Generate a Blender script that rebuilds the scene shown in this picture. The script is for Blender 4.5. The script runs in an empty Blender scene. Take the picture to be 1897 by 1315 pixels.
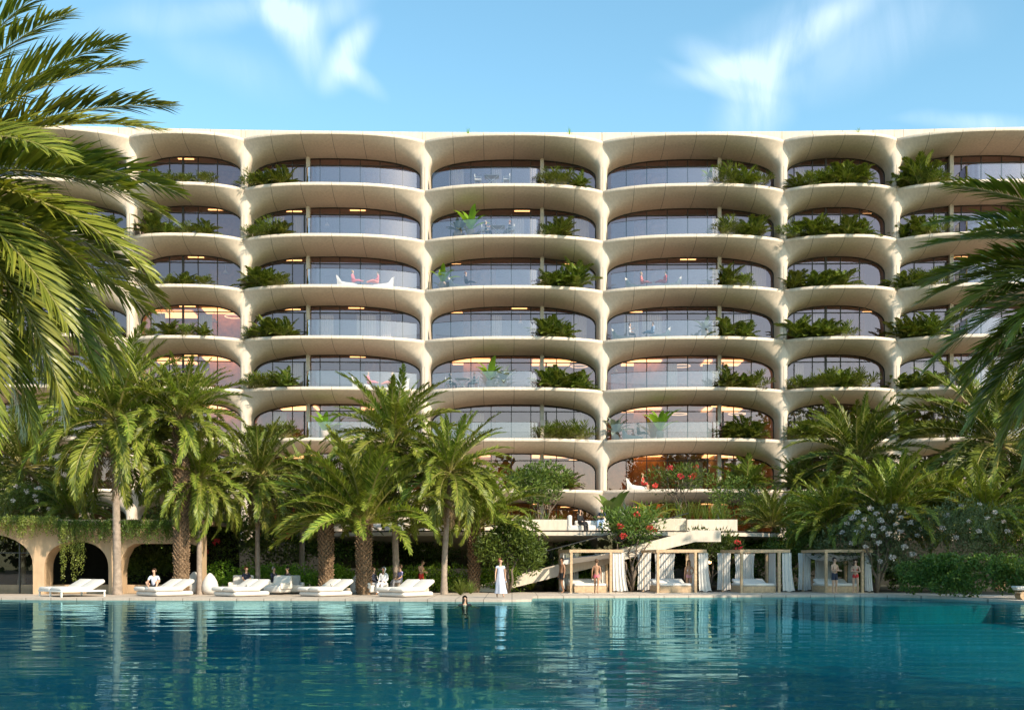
import bpy, bmesh, math, random
import numpy as np
from mathutils import Vector, Matrix, noise as mnoise
R = math.radians
random.seed(7); rng = np.random.default_rng(7)
sc = bpy.context.scene
COL = sc.collection
# ------------------------------------------------------------------ camera
FPX, CX, HZ, CZ = 2136.0, 948.5, 1042.0, 1.55      # focal length in photo pixels, centre column, horizon row, eye height
cam_d = bpy.data.cameras.new('camera'); cam = bpy.data.objects.new('camera', cam_d); COL.objects.link(cam)
cam.location = (0, 0, CZ); cam.rotation_euler = (R(90), 0, 0)
cam_d.sensor_width = 36; cam_d.lens = 36 * FPX / 1897; cam_d.shift_y = (HZ - 657.5) / 1897
cam_d.clip_start = 0.1; cam_d.clip_end = 4000
sc.camera = cam
# ------------------------------------------------------------------ light
SUN_AZ, SUN_EL = R(43), R(34)       # azimuth: 0 = behind the camera, towards the right
sun_dir = Vector((math.sin(SUN_AZ) * math.cos(SUN_EL), -math.cos(SUN_AZ) * math.cos(SUN_EL), math.sin(SUN_EL)))
sd = bpy.data.lights.new('sun', 'SUN'); sd.energy = 5.0; sd.angle = R(0.5); sd.color = (1.0, 0.86, 0.66)
so = bpy.data.objects.new('sun', sd); COL.objects.link(so); so.location = (40, -40, 60)
so.rotation_euler = sun_dir.to_track_quat('Z', 'Y').to_euler()
world = bpy.data.worlds.new('World'); sc.world = world; world.use_nodes = True
def build_world():
    nt = world.node_tree; nt.nodes.clear(); N = nt.nodes.new; L = nt.links.new
    out = N('ShaderNodeOutputWorld'); bg = N('ShaderNodeBackground'); bg.inputs[1].default_value = 0.14
    sky = N('ShaderNodeTexSky'); sky.sky_type = 'NISHITA'; sky.sun_disc = False
    sky.sun_elevation = SUN_EL; sky.sun_rotation = math.pi - SUN_AZ
    sky.air_density = 1.0; sky.dust_density = 0.8; sky.ozone_density = 1.6; sky.altitude = 0
    tc = N('ShaderNodeTexCoord'); sep = N('ShaderNodeSeparateXYZ'); L(tc.outputs['Generated'], sep.inputs[0])
    def math_(op, a, b=None, clamp=False):
        m = N('ShaderNodeMath'); m.operation = op; m.use_clamp = clamp
        for i, v in enumerate((a, b)):
            if v is None: continue
            if isinstance(v, (int, float)): m.inputs[i].default_value = v
            else: L(v, m.inputs[i])
        return m.outputs[0]
    # azimuth-like and elevation-like sky coordinates (direction divided by its forward share)
    fy = math_('MAXIMUM', sep.outputs[1], 0.05)
    u = math_('DIVIDE', sep.outputs[0], fy); v = math_('DIVIDE', sep.outputs[2], fy)
    cmb = N('ShaderNodeCombineXYZ'); L(u, cmb.inputs[0]); L(v, cmb.inputs[1])
    def noise(scale, detail, rough, rot, sx, sy, dist=0.0):
        mp = N('ShaderNodeMapping'); mp.inputs['Rotation'].default_value = (0, 0, rot); mp.inputs['Scale'].default_value = (sx, sy, 1)
        L(cmb.outputs[0], mp.inputs[0])
        n = N('ShaderNodeTexNoise'); n.inputs['Scale'].default_value = scale; n.inputs['Detail'].default_value = detail
        n.inputs['Roughness'].default_value = rough; n.inputs['Distortion'].default_value = dist
        L(mp.outputs[0], n.inputs[0]); return n.outputs[0]
    warp = noise(7, 2, 0.4, 0, 1, 1)
    wv = math_('MULTIPLY', math_('SUBTRACT', warp, 0.5), 0.07)
    warp2 = noise(8, 2, 0.4, 1.3, 1, 1)
    wu = math_('MULTIPLY', math_('SUBTRACT', warp2, 0.5), 0.09)
    uw = math_('ADD', u, wu); vw = math_('ADD', v, wv)
    def blob(px, py, rx, ry, ang, amp):        # a cirrus patch: centre, radii (photo pixels), tilt
        cu, cv = (px - CX) / FPX, (HZ - py) / FPX; c, s = math.cos(ang), math.sin(ang)
        du = math_('SUBTRACT', uw, cu); dv = math_('SUBTRACT', vw, cv)
        a = math_('DIVIDE', math_('ADD', math_('MULTIPLY', du, c), math_('MULTIPLY', dv, s)), rx / FPX)
        b = math_('DIVIDE', math_('SUBTRACT', math_('MULTIPLY', dv, c), math_('MULTIPLY', du, s)), ry / FPX)
        r = math_('ADD', math_('MULTIPLY', a, a), math_('MULTIPLY', b, b))
        e = math_('SUBTRACT', 1.0, r, True)
        return math_('MULTIPLY', math_('MULTIPLY', e, e), amp)
    tot = None
    for bl in ((545, 40, 160, 60, R(-58), .85), (590, 20, 130, 60, R(10), .5), (655, 100, 95, 50, R(55), .95), (660, 135, 80, 26, R(-42), .5), (500, 12, 150, 40, R(-10), .35),
               (1440, 80, 260, 50, R(20), .7), (1370, 110, 150, 55, R(-16), .8), (1400, 190, 100, 80, R(75), .65), (1330, 150, 130, 25, R(-16), .45), (1600, 90, 300, 100, R(15), .3), (1500, 20, 300, 60, R(15), .3),
               (1800, 232, 180, 25, 0, .5), (330, 25, 250, 50, R(10), .25), (420, 110, 200, 60, R(-20), .15)):
        b = blob(*bl); tot = b if tot is None else math_('ADD', tot, b)
    fine = noise(16, 9, 0.62, R(40), 1.0, 0.35, 0.9)
    ripple = math_('MAXIMUM', math_('SUBTRACT', math_('MULTIPLY', fine, 2.6), 0.42), 0.1)
    mask = math_('MULTIPLY', math_('MULTIPLY', tot, ripple), 0.5, True); mask = math_('MINIMUM', mask, .48)
    mix = N('ShaderNodeMix'); mix.data_type = 'RGBA'; L(mask, mix.inputs[0])
    hs = N('ShaderNodeHueSaturation'); hs.inputs['Saturation'].default_value = 1.12; hs.inputs['Value'].default_value = 1.0
    hs.inputs['Hue'].default_value = 0.497
    tint = N('ShaderNodeMix'); tint.data_type = 'RGBA'; tint.blend_type = 'MULTIPLY'; tint.inputs[0].default_value = 1; tint.inputs[7].default_value = (1.46, 1.62, 1.4, 1)
    L(sky.outputs[0], tint.inputs[6]); L(tint.outputs[2], hs.inputs['Color']); L(hs.outputs[0], mix.inputs[6]); mix.inputs[7].default_value = (7.4, 8.2, 9.0, 1)
    L(mix.outputs[2], bg.inputs[0]); L(bg.outputs[0], out.inputs[0])
build_world()
sc.view_settings.view_transform = 'Standard'; sc.view_settings.look = 'None'; sc.view_settings.exposure = 0.42; sc.view_settings.gamma = 1
sc.render.engine = 'CYCLES'
cy = sc.cycles
cy.use_denoising = True; cy.max_bounces = 7; cy.diffuse_bounces = 3; cy.glossy_bounces = 4; cy.transmission_bounces = 4; cy.transparent_max_bounces = 12
cy.caustics_reflective = False; cy.caustics_refractive = False; cy.sample_clamp_indirect = 6

# ------------------------------------------------------------------ helpers
def at(px, py, Y): return Vector(((px - CX) * Y / FPX, Y, CZ + (HZ - py) * Y / FPX))
def on(px, py, z=0.0):
    Y = FPX * (CZ - z) / (py - HZ); return Vector(((px - CX) * Y / FPX, Y, z))
def tag(o, label=None, cat=None, group=None, kind=None):
    if label: o['label'] = label
    if cat: o['category'] = cat
    if group: o['group'] = group
    if kind: o['kind'] = kind
    return o
def empty(name, loc=(0, 0, 0), rz=0.0, label=None, cat=None, group=None):
    o = bpy.data.objects.new(name, None); COL.objects.link(o); o.location = loc; o.rotation_euler = (0, 0, rz); o.empty_display_size = .3
    return tag(o, label, cat, group)
def link(name, me, parent=None, loc=None, rot=None, scale=None):
    o = bpy.data.objects.new(name, me); COL.objects.link(o)
    if parent: o.parent = parent
    if loc is not None: o.location = loc
    if rot is not None: o.rotation_euler = rot
    if scale is not None: o.scale = (scale,) * 3 if isinstance(scale, (int, float)) else scale
    return o
class MB:
    """collects shapes and links them as one mesh"""
    def __init__(s): s.v = []; s.f = []; s.m = []; s.mat = 0; s.sm = []; s.smooth = False
    def add(s, vs, fs):
        o = len(s.v); s.v += [tuple(p) for p in vs]
        for f in fs: s.f.append(tuple(i + o for i in f)); s.m.append(s.mat); s.sm.append(s.smooth)
    def box(s, c, d, rz=0.0, M=None, bev=0.0):
        x, y, z = d[0] / 2, d[1] / 2, d[2] / 2
        if bev > 0:
            b = min(bev, x * .9, y * .9, z * .9); vs = []; 
            bm = bmesh.new(); bmesh.ops.create_cube(bm, size=1)
            for w in bm.verts: w.co = Vector((w.co.x * d[0], w.co.y * d[1], w.co.z * d[2]))
            bmesh.ops.bevel(bm, geom=bm.edges[:], offset=b, segments=2, profile=.5, affect='EDGES')
            bm.verts.index_update(); vs = [w.co.copy() for w in bm.verts]; fs = [[w.index for w in f.verts] for f in bm.faces]; bm.free()
        else:
            vs = [Vector((i * x, j * y, k * z)) for k in (-1, 1) for j in (-1, 1) for i in (-1, 1)]
            fs = [(0, 2, 3, 1), (4, 5, 7, 6), (0, 1, 5, 4), (2, 6, 7, 3), (0, 4, 6, 2), (1, 3, 7, 5)]
        rm = M if M is not None else Matrix.Rotation(rz, 3, 'Z')
        s.add([rm @ p + Vector(c) for p in vs], fs)
    def tube(s, pts, rad, n=8, cap=True):
        pts = [Vector(p) for p in pts]; m = len(pts)
        if isinstance(rad, (int, float)): rad = [rad] * m
        vs = []; fs = []; up = None
        for i, p in enumerate(pts):
            t = (pts[min(i + 1, m - 1)] - pts[max(i - 1, 0)]).normalized()
            if up is None:
                up = Vector((0, 0, 1)) if abs(t.z) < .9 else Vector((1, 0, 0))
            a = t.cross(up).normalized(); b = a.cross(t).normalized(); up = b
            for k in range(n):
                q = 2 * math.pi * k / n; vs.append(p + (a * math.cos(q) + b * math.sin(q)) * rad[i])
        for i in range(m - 1):
            for k in range(n):
                fs.append((i * n + k, i * n + (k + 1) % n, (i + 1) * n + (k + 1) % n, (i + 1) * n + k))
        if cap: fs.append(tuple(range(n))[::-1]); fs.append(tuple((m - 1) * n + k for k in range(n)))
        s.add(vs, fs)
    def lathe(s, prof, c=(0, 0, 0), n=20, sx=1, sy=1):
        c = Vector(c); m = len(prof)
        vs = [c + Vector((r * math.cos(2 * math.pi * k / n) * sx, r * math.sin(2 * math.pi * k / n) * sy, z)) for r, z in prof for k in range(n)]
        fs = [(i * n + k, i * n + (k + 1) % n, (i + 1) * n + (k + 1) % n, (i + 1) * n + k) for i in range(m - 1) for k in range(n)]
        s.add(vs, fs)
    def prism(s, poly, z0, z1):
        n = len(poly); vs = [(p[0], p[1], z0) for p in poly] + [(p[0], p[1], z1) for p in poly]
        fs = [tuple(range(n))[::-1], tuple(range(n, 2 * n))] + [(i, (i + 1) % n, n + (i + 1) % n, n + i) for i in range(n)]
        s.add(vs, fs)
    def grid(s, G):
        r, c = len(G), len(G[0]); vs = [p for row in G for p in row]
        s.add(vs, [(i * c + j, i * c + j + 1, (i + 1) * c + j + 1, (i + 1) * c + j) for i in range(r - 1) for j in range(c - 1)])
    def mesh(s, name, mats):
        me = bpy.data.meshes.new(name); me.from_pydata(s.v, [], s.f)
        for m in (mats if isinstance(mats, (list, tuple)) else [mats]): me.materials.append(m)
        me.polygons.foreach_set('material_index', s.m); me.polygons.foreach_set('use_smooth', s.sm); me.update(); return me
    def build(s, name, mats, parent=None, loc=None, rot=None, **kw): return link(name, s.mesh(name, mats), parent, loc, rot)
def np_mesh(name, V, F, mats, mi=None, smooth=False):
    """V (n,3), F list of (k,) index arrays with equal k per array"""
    me = bpy.data.meshes.new(name); fs = []
    for a in F: fs += a.tolist()
    me.from_pydata(V.tolist(), [], fs)
    for m in (mats if isinstance(mats, (list, tuple)) else [mats]): me.materials.append(m)
    if mi is not None: me.polygons.foreach_set('material_index', np.asarray(mi, dtype=np.int32))
    if smooth: me.polygons.foreach_set('use_smooth', [True] * len(fs))
    me.update(); return me
def copy_thing(o, loc, rz=None, scale=None, label=None, group=None):
    c = o.copy(); COL.objects.link(c); c.location = loc
    if rz is not None: c.rotation_euler = (0, 0, rz)
    if scale is not None: c.scale = (scale,) * 3 if isinstance(scale, (int, float)) else scale
    if label: c['label'] = label
    if group: c['group'] = group
    for ch in list(o.children):
        d = ch.copy(); COL.objects.link(d); d.parent = c
        for g in ch.children: e = g.copy(); COL.objects.link(e); e.parent = d
    return c

# ------------------------------------------------------------------ materials
class NT:
    def __init__(s, name):
        s.m = bpy.data.materials.new(name); s.m.use_nodes = True; s.t = s.m.node_tree; s.b = s.t.nodes['Principled BSDF']; s.o = s.t.nodes['Material Output']
    def n(s, typ, **kw):
        x = s.t.nodes.new('ShaderNode' + typ)
        for k, v in kw.items():
            if k in x.inputs: x.inputs[k].default_value = v
            else: setattr(x, k, v)
        return x
    def l(s, a, b): s.t.links.new(a, b)
    def noise(s, scale, detail=4, rough=.55, coord='Object', vec=None, stretch=None):
        if vec is None: vec = s.n('TexCoord').outputs[coord]
        if stretch:
            mp = s.n('Mapping'); mp.inputs['Scale'].default_value = stretch; s.l(vec, mp.inputs[0]); vec = mp.outputs[0]
        x = s.n('TexNoise', Scale=scale, Detail=detail, Roughness=rough); s.l(vec, x.inputs['Vector']); return x.outputs[0]
    def ramp(s, fac, stops):
        r = s.n('ValToRGB'); e = r.color_ramp.elements
        while len(e) < len(stops): e.new(.5)
        for i, (p, c) in enumerate(stops): e[i].position = p; e[i].color = (*c, 1)
        s.l(fac, r.inputs[0]); return r.outputs[0]
    def mixc(s, fac, a, b, mode='MIX'):
        x = s.n('Mix'); x.data_type = 'RGBA'; x.blend_type = mode
        for v, i in ((fac, 0), (a, 6), (b, 7)):
            if isinstance(v, (int, float)): x.inputs[i].default_value = v
            elif isinstance(v, tuple): x.inputs[i].default_value = (*v, 1)
            else: s.l(v, x.inputs[i])
        return x.outputs[2]
    def math(s, op, a, b=0.0, clamp=False):
        m = s.n('Math'); m.operation = op; m.use_clamp = clamp
        for i, v in enumerate((a, b)):
            if isinstance(v, (int, float)): m.inputs[i].default_value = v
            else: s.l(v, m.inputs[i])
        return m.outputs[0]
    def base(s, c):
        if isinstance(c, tuple): s.b.inputs['Base Color'].default_value = (*c, 1)
        else: s.l(c, s.b.inputs['Base Color'])
    def bump(s, h, strength=.3, dist=.02):
        b = s.n('Bump', Strength=strength, Distance=dist); s.l(h, b.inputs['Height']); s.l(b.outputs[0], s.b.inputs['Normal'])
def plain(name, col, rough=.6, var=.18, scale=3.0, metal=0.0, bump=0.0, bscale=40, spec=None, emit=None):
    m = NT(name); c2 = tuple(x * (1 - var) for x in col); c1 = tuple(min(1, x * (1 + var)) for x in col)
    nz = m.noise(scale); m.base(m.ramp(nz, [(.3, c2), (.7, c1)]))
    m.b.inputs['Roughness'].default_value = rough; m.b.inputs['Metallic'].default_value = metal
    if spec is not None: m.b.inputs['Specular IOR Level'].default_value = spec
    if bump: m.bump(m.noise(bscale), bump)
    if emit: m.b.inputs['Emission Color'].default_value = (*emit[0], 1); m.b.inputs['Emission Strength'].default_value = emit[1]
    return m.m
def leaf_mat(name, dark, light, trans=.3, rough=.42, hue=.03, tcol=None):
    m = NT(name); oi = m.n('ObjectInfo'); geo = m.n('NewGeometry')
    nz = m.noise(1.3, 2); rnd = m.math('ADD', m.math('MULTIPLY', geo.outputs['Random Per Island'], .65), m.math('MULTIPLY', nz, .45))
    col = m.ramp(rnd, [(.15, dark), (.85, light)])
    h = m.n('HueSaturation'); m.l(m.math('ADD', .5 - hue / 2, m.math('MULTIPLY', oi.outputs['Random'], hue)), h.inputs['Hue'])
    m.l(m.math('ADD', .8, m.math('MULTIPLY', oi.outputs['Random'], .4)), h.inputs['Value']); m.l(col, h.inputs['Color']); col = h.outputs[0]
    m.base(col); m.b.inputs['Roughness'].default_value = rough; m.b.inputs['Specular IOR Level'].default_value = .35
    tr = m.n('BsdfTranslucent'); tc = m.mixc(1.0, col, tcol or (1.5, 1.45, .6), 'MULTIPLY'); m.l(tc, tr.inputs[0])
    mx = m.n('MixShader'); mx.inputs[0].default_value = trans; m.l(m.b.outputs[0], mx.inputs[1]); m.l(tr.outputs[0], mx.inputs[2]); m.l(mx.outputs[0], m.o.inputs[0])
    return m.m
def concrete(name, col, joints=None):
    m = NT(name); tc = m.n('TexCoord')
    n1 = m.noise(.35, 6, .65, vec=tc.outputs['Object']); n2 = m.noise(6, 4, .6, vec=tc.outputs['Object'], stretch=(1, 1, .25))
    a = m.ramp(n1, [(.3, tuple(x * .9 for x in col)), (.7, tuple(x * 1.06 for x in col))])
    b = m.mixc(.24, a, m.ramp(n2, [(.35, tuple(x * .6 for x in col)), (.65, tuple(min(1, x * 1.25) for x in col))]))
    if joints:
        sx = m.n('SeparateXYZ'); m.l(tc.outputs['Object'], sx.inputs[0])
        fr = m.math('FRACT', m.math('ADD', m.math('DIVIDE', sx.outputs[0], joints), 100.5))
        d = m.math('ABSOLUTE', m.math('SUBTRACT', fr, .5)); ln = m.math('LESS_THAN', d, .018 / joints)
        b = m.mixc(m.math('MULTIPLY', ln, .75), b, (.1, .085, .07))
    m.base(b); m.b.inputs['Roughness'].default_value = .72; m.bump(m.noise(25, 3, vec=tc.outputs['Object']), .05)
    return m.m
M = {}
M['shell'] = concrete('pale_concrete_shell', (.64, .54, .45), 2.1)
M['decking'] = plain('balcony_decking', (.4, .31, .235), .7)
M['concrete'] = concrete('pale_concrete', (.62, .54, .45))
M['stone'] = concrete('deck_stone', (.50, .42, .35), 1.2)
M['pavil'] = concrete('sand_plaster', (.52, .36, .225))
M['shade'] = plain('shade_black_wall', (.016, .015, .011), .9)  # near-black base colour stands in for deep shade on these walls
M['bronze'] = plain('bronze_frame', (.035, .026, .02), .4, metal=.4)
M['fin'] = plain('pale_fin', (.5, .43, .36), .6)
M['wood'] = plain('cabana_wood', (.48, .33, .2), .55, .25, 8, bump=.05)
M['woodwall'] = plain('timber_wall', (.38, .19, .08), .5, .35, 2.5)
M['roomwall'] = plain('room_wall', (.45, .32, .23), .7, .2, .6)
M['ceil'] = plain('room_ceiling', (.62, .5, .42), .7, .08)
M['carpet'] = plain('room_floor', (.16, .12, .09), .5)
M['white'] = plain('white_fabric', (.66, .62, .58), .85, .05, 6, bump=.05)
M['curtain'] = plain('curtain_cloth', (.62, .59, .56), .9, .07, 3)
M['metalw'] = plain('white_metal', (.75, .73, .7), .4, .05)
M['dark'] = plain('dark_metal', (.03, .03, .03), .4)
M['pot'] = plain('pale_clay', (.55, .42, .33), .7)
M['bark'] = plain('ringed_palm_bark', (.30, .235, .19), .85, .3, 5, bump=.3, bscale=12)
M['datebark'] = plain('rough_palm_bark', (.21, .135, .08), .9, .5, 9, bump=.3, bscale=20)
M['branch'] = plain('grey_branch', (.16, .12, .09), .85, .3, 6)
M['soil'] = plain('garden_soil', (.03, .028, .015), .95, .4, 2)
M['glow'] = plain('lamp_glow', (1, .8, .55), .5, 0, emit=((1, .5, .2), 3.2))
M['softglow'] = plain('soft_lamp_glow', (1, .85, .65), .5, 0, emit=((1, .68, .4), 1.1))
M['panel'] = plain('room_light_panel', (1, .8, .55), .5, 0, emit=((1, .5, .2), 2.6))
M['orange'] = plain('wall_lamp_glow', (1, .7, .4), .5, 0, emit=((1, .55, .22), 5))
M['palm'] = leaf_mat('palm_leaf', (.045, .09, .01), (.3, .335, .05), .27)
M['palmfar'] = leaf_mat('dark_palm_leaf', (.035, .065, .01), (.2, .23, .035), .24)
M['fore'] = leaf_mat('near_palm_leaf', (.05, .088, .009), (.29, .305, .045), .25, .36)
M['rachis'] = plain('frond_stalk', (.26, .23, .07), .5)
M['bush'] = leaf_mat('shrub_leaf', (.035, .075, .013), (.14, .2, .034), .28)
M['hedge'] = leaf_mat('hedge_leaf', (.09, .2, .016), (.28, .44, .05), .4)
M['olean'] = leaf_mat('oleander_leaf', (.045, .07, .028), (.14, .18, .085), .22)
M['agave'] = leaf_mat('blue_agave_leaf', (.14, .19, .17), (.3, .36, .32), .15)
M['grass'] = leaf_mat('grass_blade', (.07, .12, .02), (.2, .25, .05), .35)
M['trail'] = leaf_mat('trailing_leaf', (.08, .12, .02), (.24, .28, .06), .35)
M['red'] = leaf_mat('red_petal', (.5, .03, .035), (.8, .09, .08), .2, hue=.01, tcol=(1, .8, .8))
M['pink'] = leaf_mat('white_petal', (.5, .42, .38), (.78, .7, .66), .2, hue=.01, tcol=(1, 1, 1))
M['yellow'] = leaf_mat('yellow_petal', (.5, .4, .03), (.7, .6, .06), .2, hue=.01, tcol=(1, 1, 1))
def glass(name, refl, tint, gcol):
    m = NT(name); t = m.n('BsdfTransparent'); t.inputs[0].default_value = (*tint, 1); g = m.n('BsdfGlossy'); g.inputs['Roughness'].default_value = 0.0
    g.inputs[0].default_value = (*gcol, 1); fr = m.n('Fresnel', IOR=1.45)
    f = m.math('ADD', refl, m.math('MULTIPLY', fr.outputs[0], 1 - refl), True)
    mx = m.n('MixShader'); m.l(f, mx.inputs[0]); m.l(t.outputs[0], mx.inputs[1]); m.l(g.outputs[0], mx.inputs[2]); m.l(mx.outputs[0], m.o.inputs[0]); return m.m
M['glass'] = glass('window_glass', .27, (.85, .78, .72), (.62, .43, .46))
M['rail'] = glass('balustrade_glass', .13, (.9, .9, .92), (.95, .8, .84))
M['clear'] = glass('clear_glass', .03, (.92, .94, .93), (.9, .9, .9))
def water():
    m = NT('pool_water'); geo = m.n('NewGeometry')
    n1 = m.noise(.62, 2, .45, vec=geo.outputs['Position'], stretch=(.4, 1.15, 1)); n2 = m.noise(2.6, 2, .45, vec=geo.outputs['Position'], stretch=(.5, 1.3, 1)); n3 = m.noise(.22, 2, .5, vec=geo.outputs['Position'])
    h = m.math('ADD', m.math('MULTIPLY', n1, .1), m.math('MULTIPLY', n2, .007)); h = m.math('MULTIPLY', h, m.math('ADD', .25, m.math('MULTIPLY', n3, 1.2)))
    bp = m.n('Bump', Strength=.42, Distance=1.0); m.l(h, bp.inputs['Height'])
    g = m.n('BsdfGlossy'); g.inputs['Roughness'].default_value = .0; g.inputs[0].default_value = (.46, .88, .98, 1); m.l(bp.outputs[0], g.inputs['Normal'])
    t = m.n('BsdfTransparent'); t.inputs[0].default_value = (.45, .86, .92, 1)
    fr = m.n('Fresnel', IOR=1.33); m.l(bp.outputs[0], fr.inputs['Normal'])
    mx = m.n('MixShader'); m.l(m.math('MULTIPLY', fr.outputs[0], .72), mx.inputs[0]); m.l(t.outputs[0], mx.inputs[1]); m.l(g.outputs[0], mx.inputs[2]); m.l(mx.outputs[0], m.o.inputs[0]); return m.m
M['water'] = water()
def tile(name, c1, c2):
    m = NT(name); m.base(m.ramp(m.noise(.5, 5, .6), [(.3, c1), (.7, c2)])); m.b.inputs['Roughness'].default_value = .5; return m.m
def depth_tint_tile():
    m = NT('depth_tinted_pool_tile'); pos = m.n('NewGeometry').outputs['Position']; sx = m.n('SeparateXYZ'); m.l(pos, sx.inputs[0])
    big = m.noise(.09, 3, .5, vec=pos); q = m.math('ADD', m.math('MULTIPLY', m.math('ADD', sx.outputs[0], 12), .03), m.math('MULTIPLY', m.math('SUBTRACT', big, .5), 1.3), True)      # navy left to turquoise right, painting in how deeper water darkens
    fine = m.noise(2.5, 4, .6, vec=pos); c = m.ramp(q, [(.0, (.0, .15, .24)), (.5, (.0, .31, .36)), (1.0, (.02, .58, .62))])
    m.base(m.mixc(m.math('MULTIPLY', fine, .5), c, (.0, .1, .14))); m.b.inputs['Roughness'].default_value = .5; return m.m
M['tile'] = depth_tint_tile()
M['shelf'] = tile('shallow_pool_tile', (.22, .5, .5), (.3, .6, .58))

# ------------------------------------------------------------------ ground, pool and deck
def flat(name, outline, z, mat, holes=(), drop=None, drop_mat=None):
    bm = bmesh.new(); loops = []
    for poly in [outline, *holes]:
        vs = [bm.verts.new((p[0], p[1], z)) for p in poly]
        es = [bm.edges.new((vs[i], vs[(i + 1) % len(vs)])) for i in range(len(vs))]; loops.append((vs, es))
    bmesh.ops.triangle_fill(bm, use_beauty=True, edges=bm.edges[:], normal=(0, 0, 1))
    for f in bm.faces:
        if f.normal.z < 0: f.normal_flip()
    if drop is not None:
        zd = -.14 if drop_mat and z == 0 else None
        for vs, es in loops:
            if zd is not None:
                md = [bm.verts.new((v.co.x, v.co.y, zd)) for v in vs]; n = len(vs)
                for i in range(n): bm.faces.new((vs[i], vs[(i + 1) % n], md[(i + 1) % n], md[i]))
                vs = md
            lo = [bm.verts.new((v.co.x, v.co.y, drop)) for v in vs]; n = len(vs)
            for i in range(n): bm.faces.new((vs[i], vs[(i + 1) % n], lo[(i + 1) % n], lo[i])).material_index = 1 if drop_mat else 0
    me = bpy.data.meshes.new(name); bm.to_mesh(me); bm.free(); me.materials.append(mat)
    if drop_mat: me.materials.append(drop_mat)
    return tag(link(name, me), kind='structure')
def smooth_poly(pts, n=4):
    out = []; m = len(pts)
    for i in range(m - 1):
        p0, p1, p2, p3 = (Vector(pts[max(0, min(m - 1, i + k))]).to_2d() for k in (-1, 0, 1, 2))
        for k in range(n):
            t = k / n
            out.append(.5 * ((2 * p1) + (p2 - p0) * t + (2 * p0 - 5 * p1 + 4 * p2 - p3) * t * t + (3 * p1 - p0 - 3 * p2 + p3) * t ** 3))
    out.append(Vector(pts[-1]).to_2d()); return out
far_a = smooth_poly([on(*p) for p in ((-350, 1103), (0, 1106.3), (200, 1107.3), (400, 1107.8), (600, 1108.3), (800, 1109.6), (930, 1110.2), (984, 1109.4))], 3)
far_b = smooth_poly([on(*p) for p in ((987, 1103.8), (1200, 1102.8), (1450, 1101.6), (1620, 1101.6), (1720, 1103.6), (1820, 1108.5), (1897, 1112.5), (2000, 1121), (2150, 1142), (2400, 1185))], 3)
pool = far_a + far_b + [Vector(p) for p in ((15.5, 14), (14, 4), (13, -9), (-6, -9), (-6.2, 4), (-7.2, 13.5), (-13, 25), (-22, 40), (-29, 50))]
tag(flat('ground', [(-900, -500), (900, -500), (900, 1500), (-900, 1500)], -2.4, M['soil']), kind='structure')
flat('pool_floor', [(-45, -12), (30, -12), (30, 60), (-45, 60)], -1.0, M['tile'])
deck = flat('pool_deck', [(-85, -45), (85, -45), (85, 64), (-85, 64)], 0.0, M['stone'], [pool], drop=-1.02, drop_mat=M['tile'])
flat('pool_water', [(-45, -10), (30, -10), (30, 58), (-45, 58)], -0.1, M['water'])
shelf = smooth_poly([on(*p) for p in ((1440, 1101.4), (1560, 1101.4), (1620, 1101.2), (1720, 1103), (1820, 1107.5), (1910, 1113))], 3)
shelf2 = smooth_poly([on(*p, -.25) for p in ((1890, 1119), (1800, 1121.5), (1700, 1122.5), (1600, 1121), (1500, 1116.5), (1440, 1110))], 3)
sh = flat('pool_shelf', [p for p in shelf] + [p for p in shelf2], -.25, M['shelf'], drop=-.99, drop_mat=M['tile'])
flat('garden_ground', [(-85, 57.6), (-8, 57.6), (-3, 59.5), (4, 61.9), (14, 62), (20, 60), (24, 55), (30, 45), (85, 45), (85, 90), (-85, 90)], .004, M['soil'])

# ------------------------------------------------------------------ the hotel
H = 3.475; Z0 = 6.58; NS = 8           # storey height, lowest shell rim, number of shells
GY = 1.6                               # glazing line behind the columns
def colpos(px):
    Y = 80.4 - .9 * ((px - 1050) / 800) ** 2
    return Vector(((px - CX) * Y / FPX, Y))
colpx = [-430, -95, 240, 452, 787, 1117, 1452, 1661, 1996, 2331]
hotel = empty('hotel_building', (0, 80, 0), 0, 'wide cream concrete hotel with seven storeys of scalloped arched balconies and glass behind', 'building')
def spow(x, p): return math.copysign(abs(x) ** p, x)
class Bay: pass
bays = []
for i in range(len(colpx) - 1):
    b = Bay(); b.px = (colpx[i], colpx[i + 1]); A, B_ = colpos(colpx[i]), colpos(colpx[i + 1])
    b.c = (A + B_) / 2; b.w = (B_ - A).length / 2; b.rz = math.atan2(B_.y - A.y, B_.x - A.x)
    b.wide = b.w > 5; b.B = 1.65 if b.wide else 1.35
    b.kind = ['x', 'x', 'n', 'l', 'r', 'r', 'n', 'l', 'x'][i]
    b.name = ['', 'hidden bay at the far left', 'narrow bay on the left', 'wide bay left of centre', 'wide central bay', 'wide bay right of centre', 'narrow bay on the right', 'bay at the far right', ''][i]
    bays.append(b)
JH = .36
def bulge(b, x):
    u = min(1, abs(x / b.w)); return b.B * (1 - u ** 2.5) ** .78
def arch(b, phi, n=2.35, zs=-2.1, zh=-.74):
    a = b.w - JH; return -a * spow(math.cos(phi), 2 / n), zs + (zh - zs) * abs(math.sin(phi)) ** (2 / n)
def arch_z(b, x):           # arch height (relative to the rim above) at x
    a = b.w - JH; u = min(1, abs(x) / a); return -2.1 + (2.1 - .74) * (1 - u ** 2.35) ** (1 / 2.35)
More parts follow.
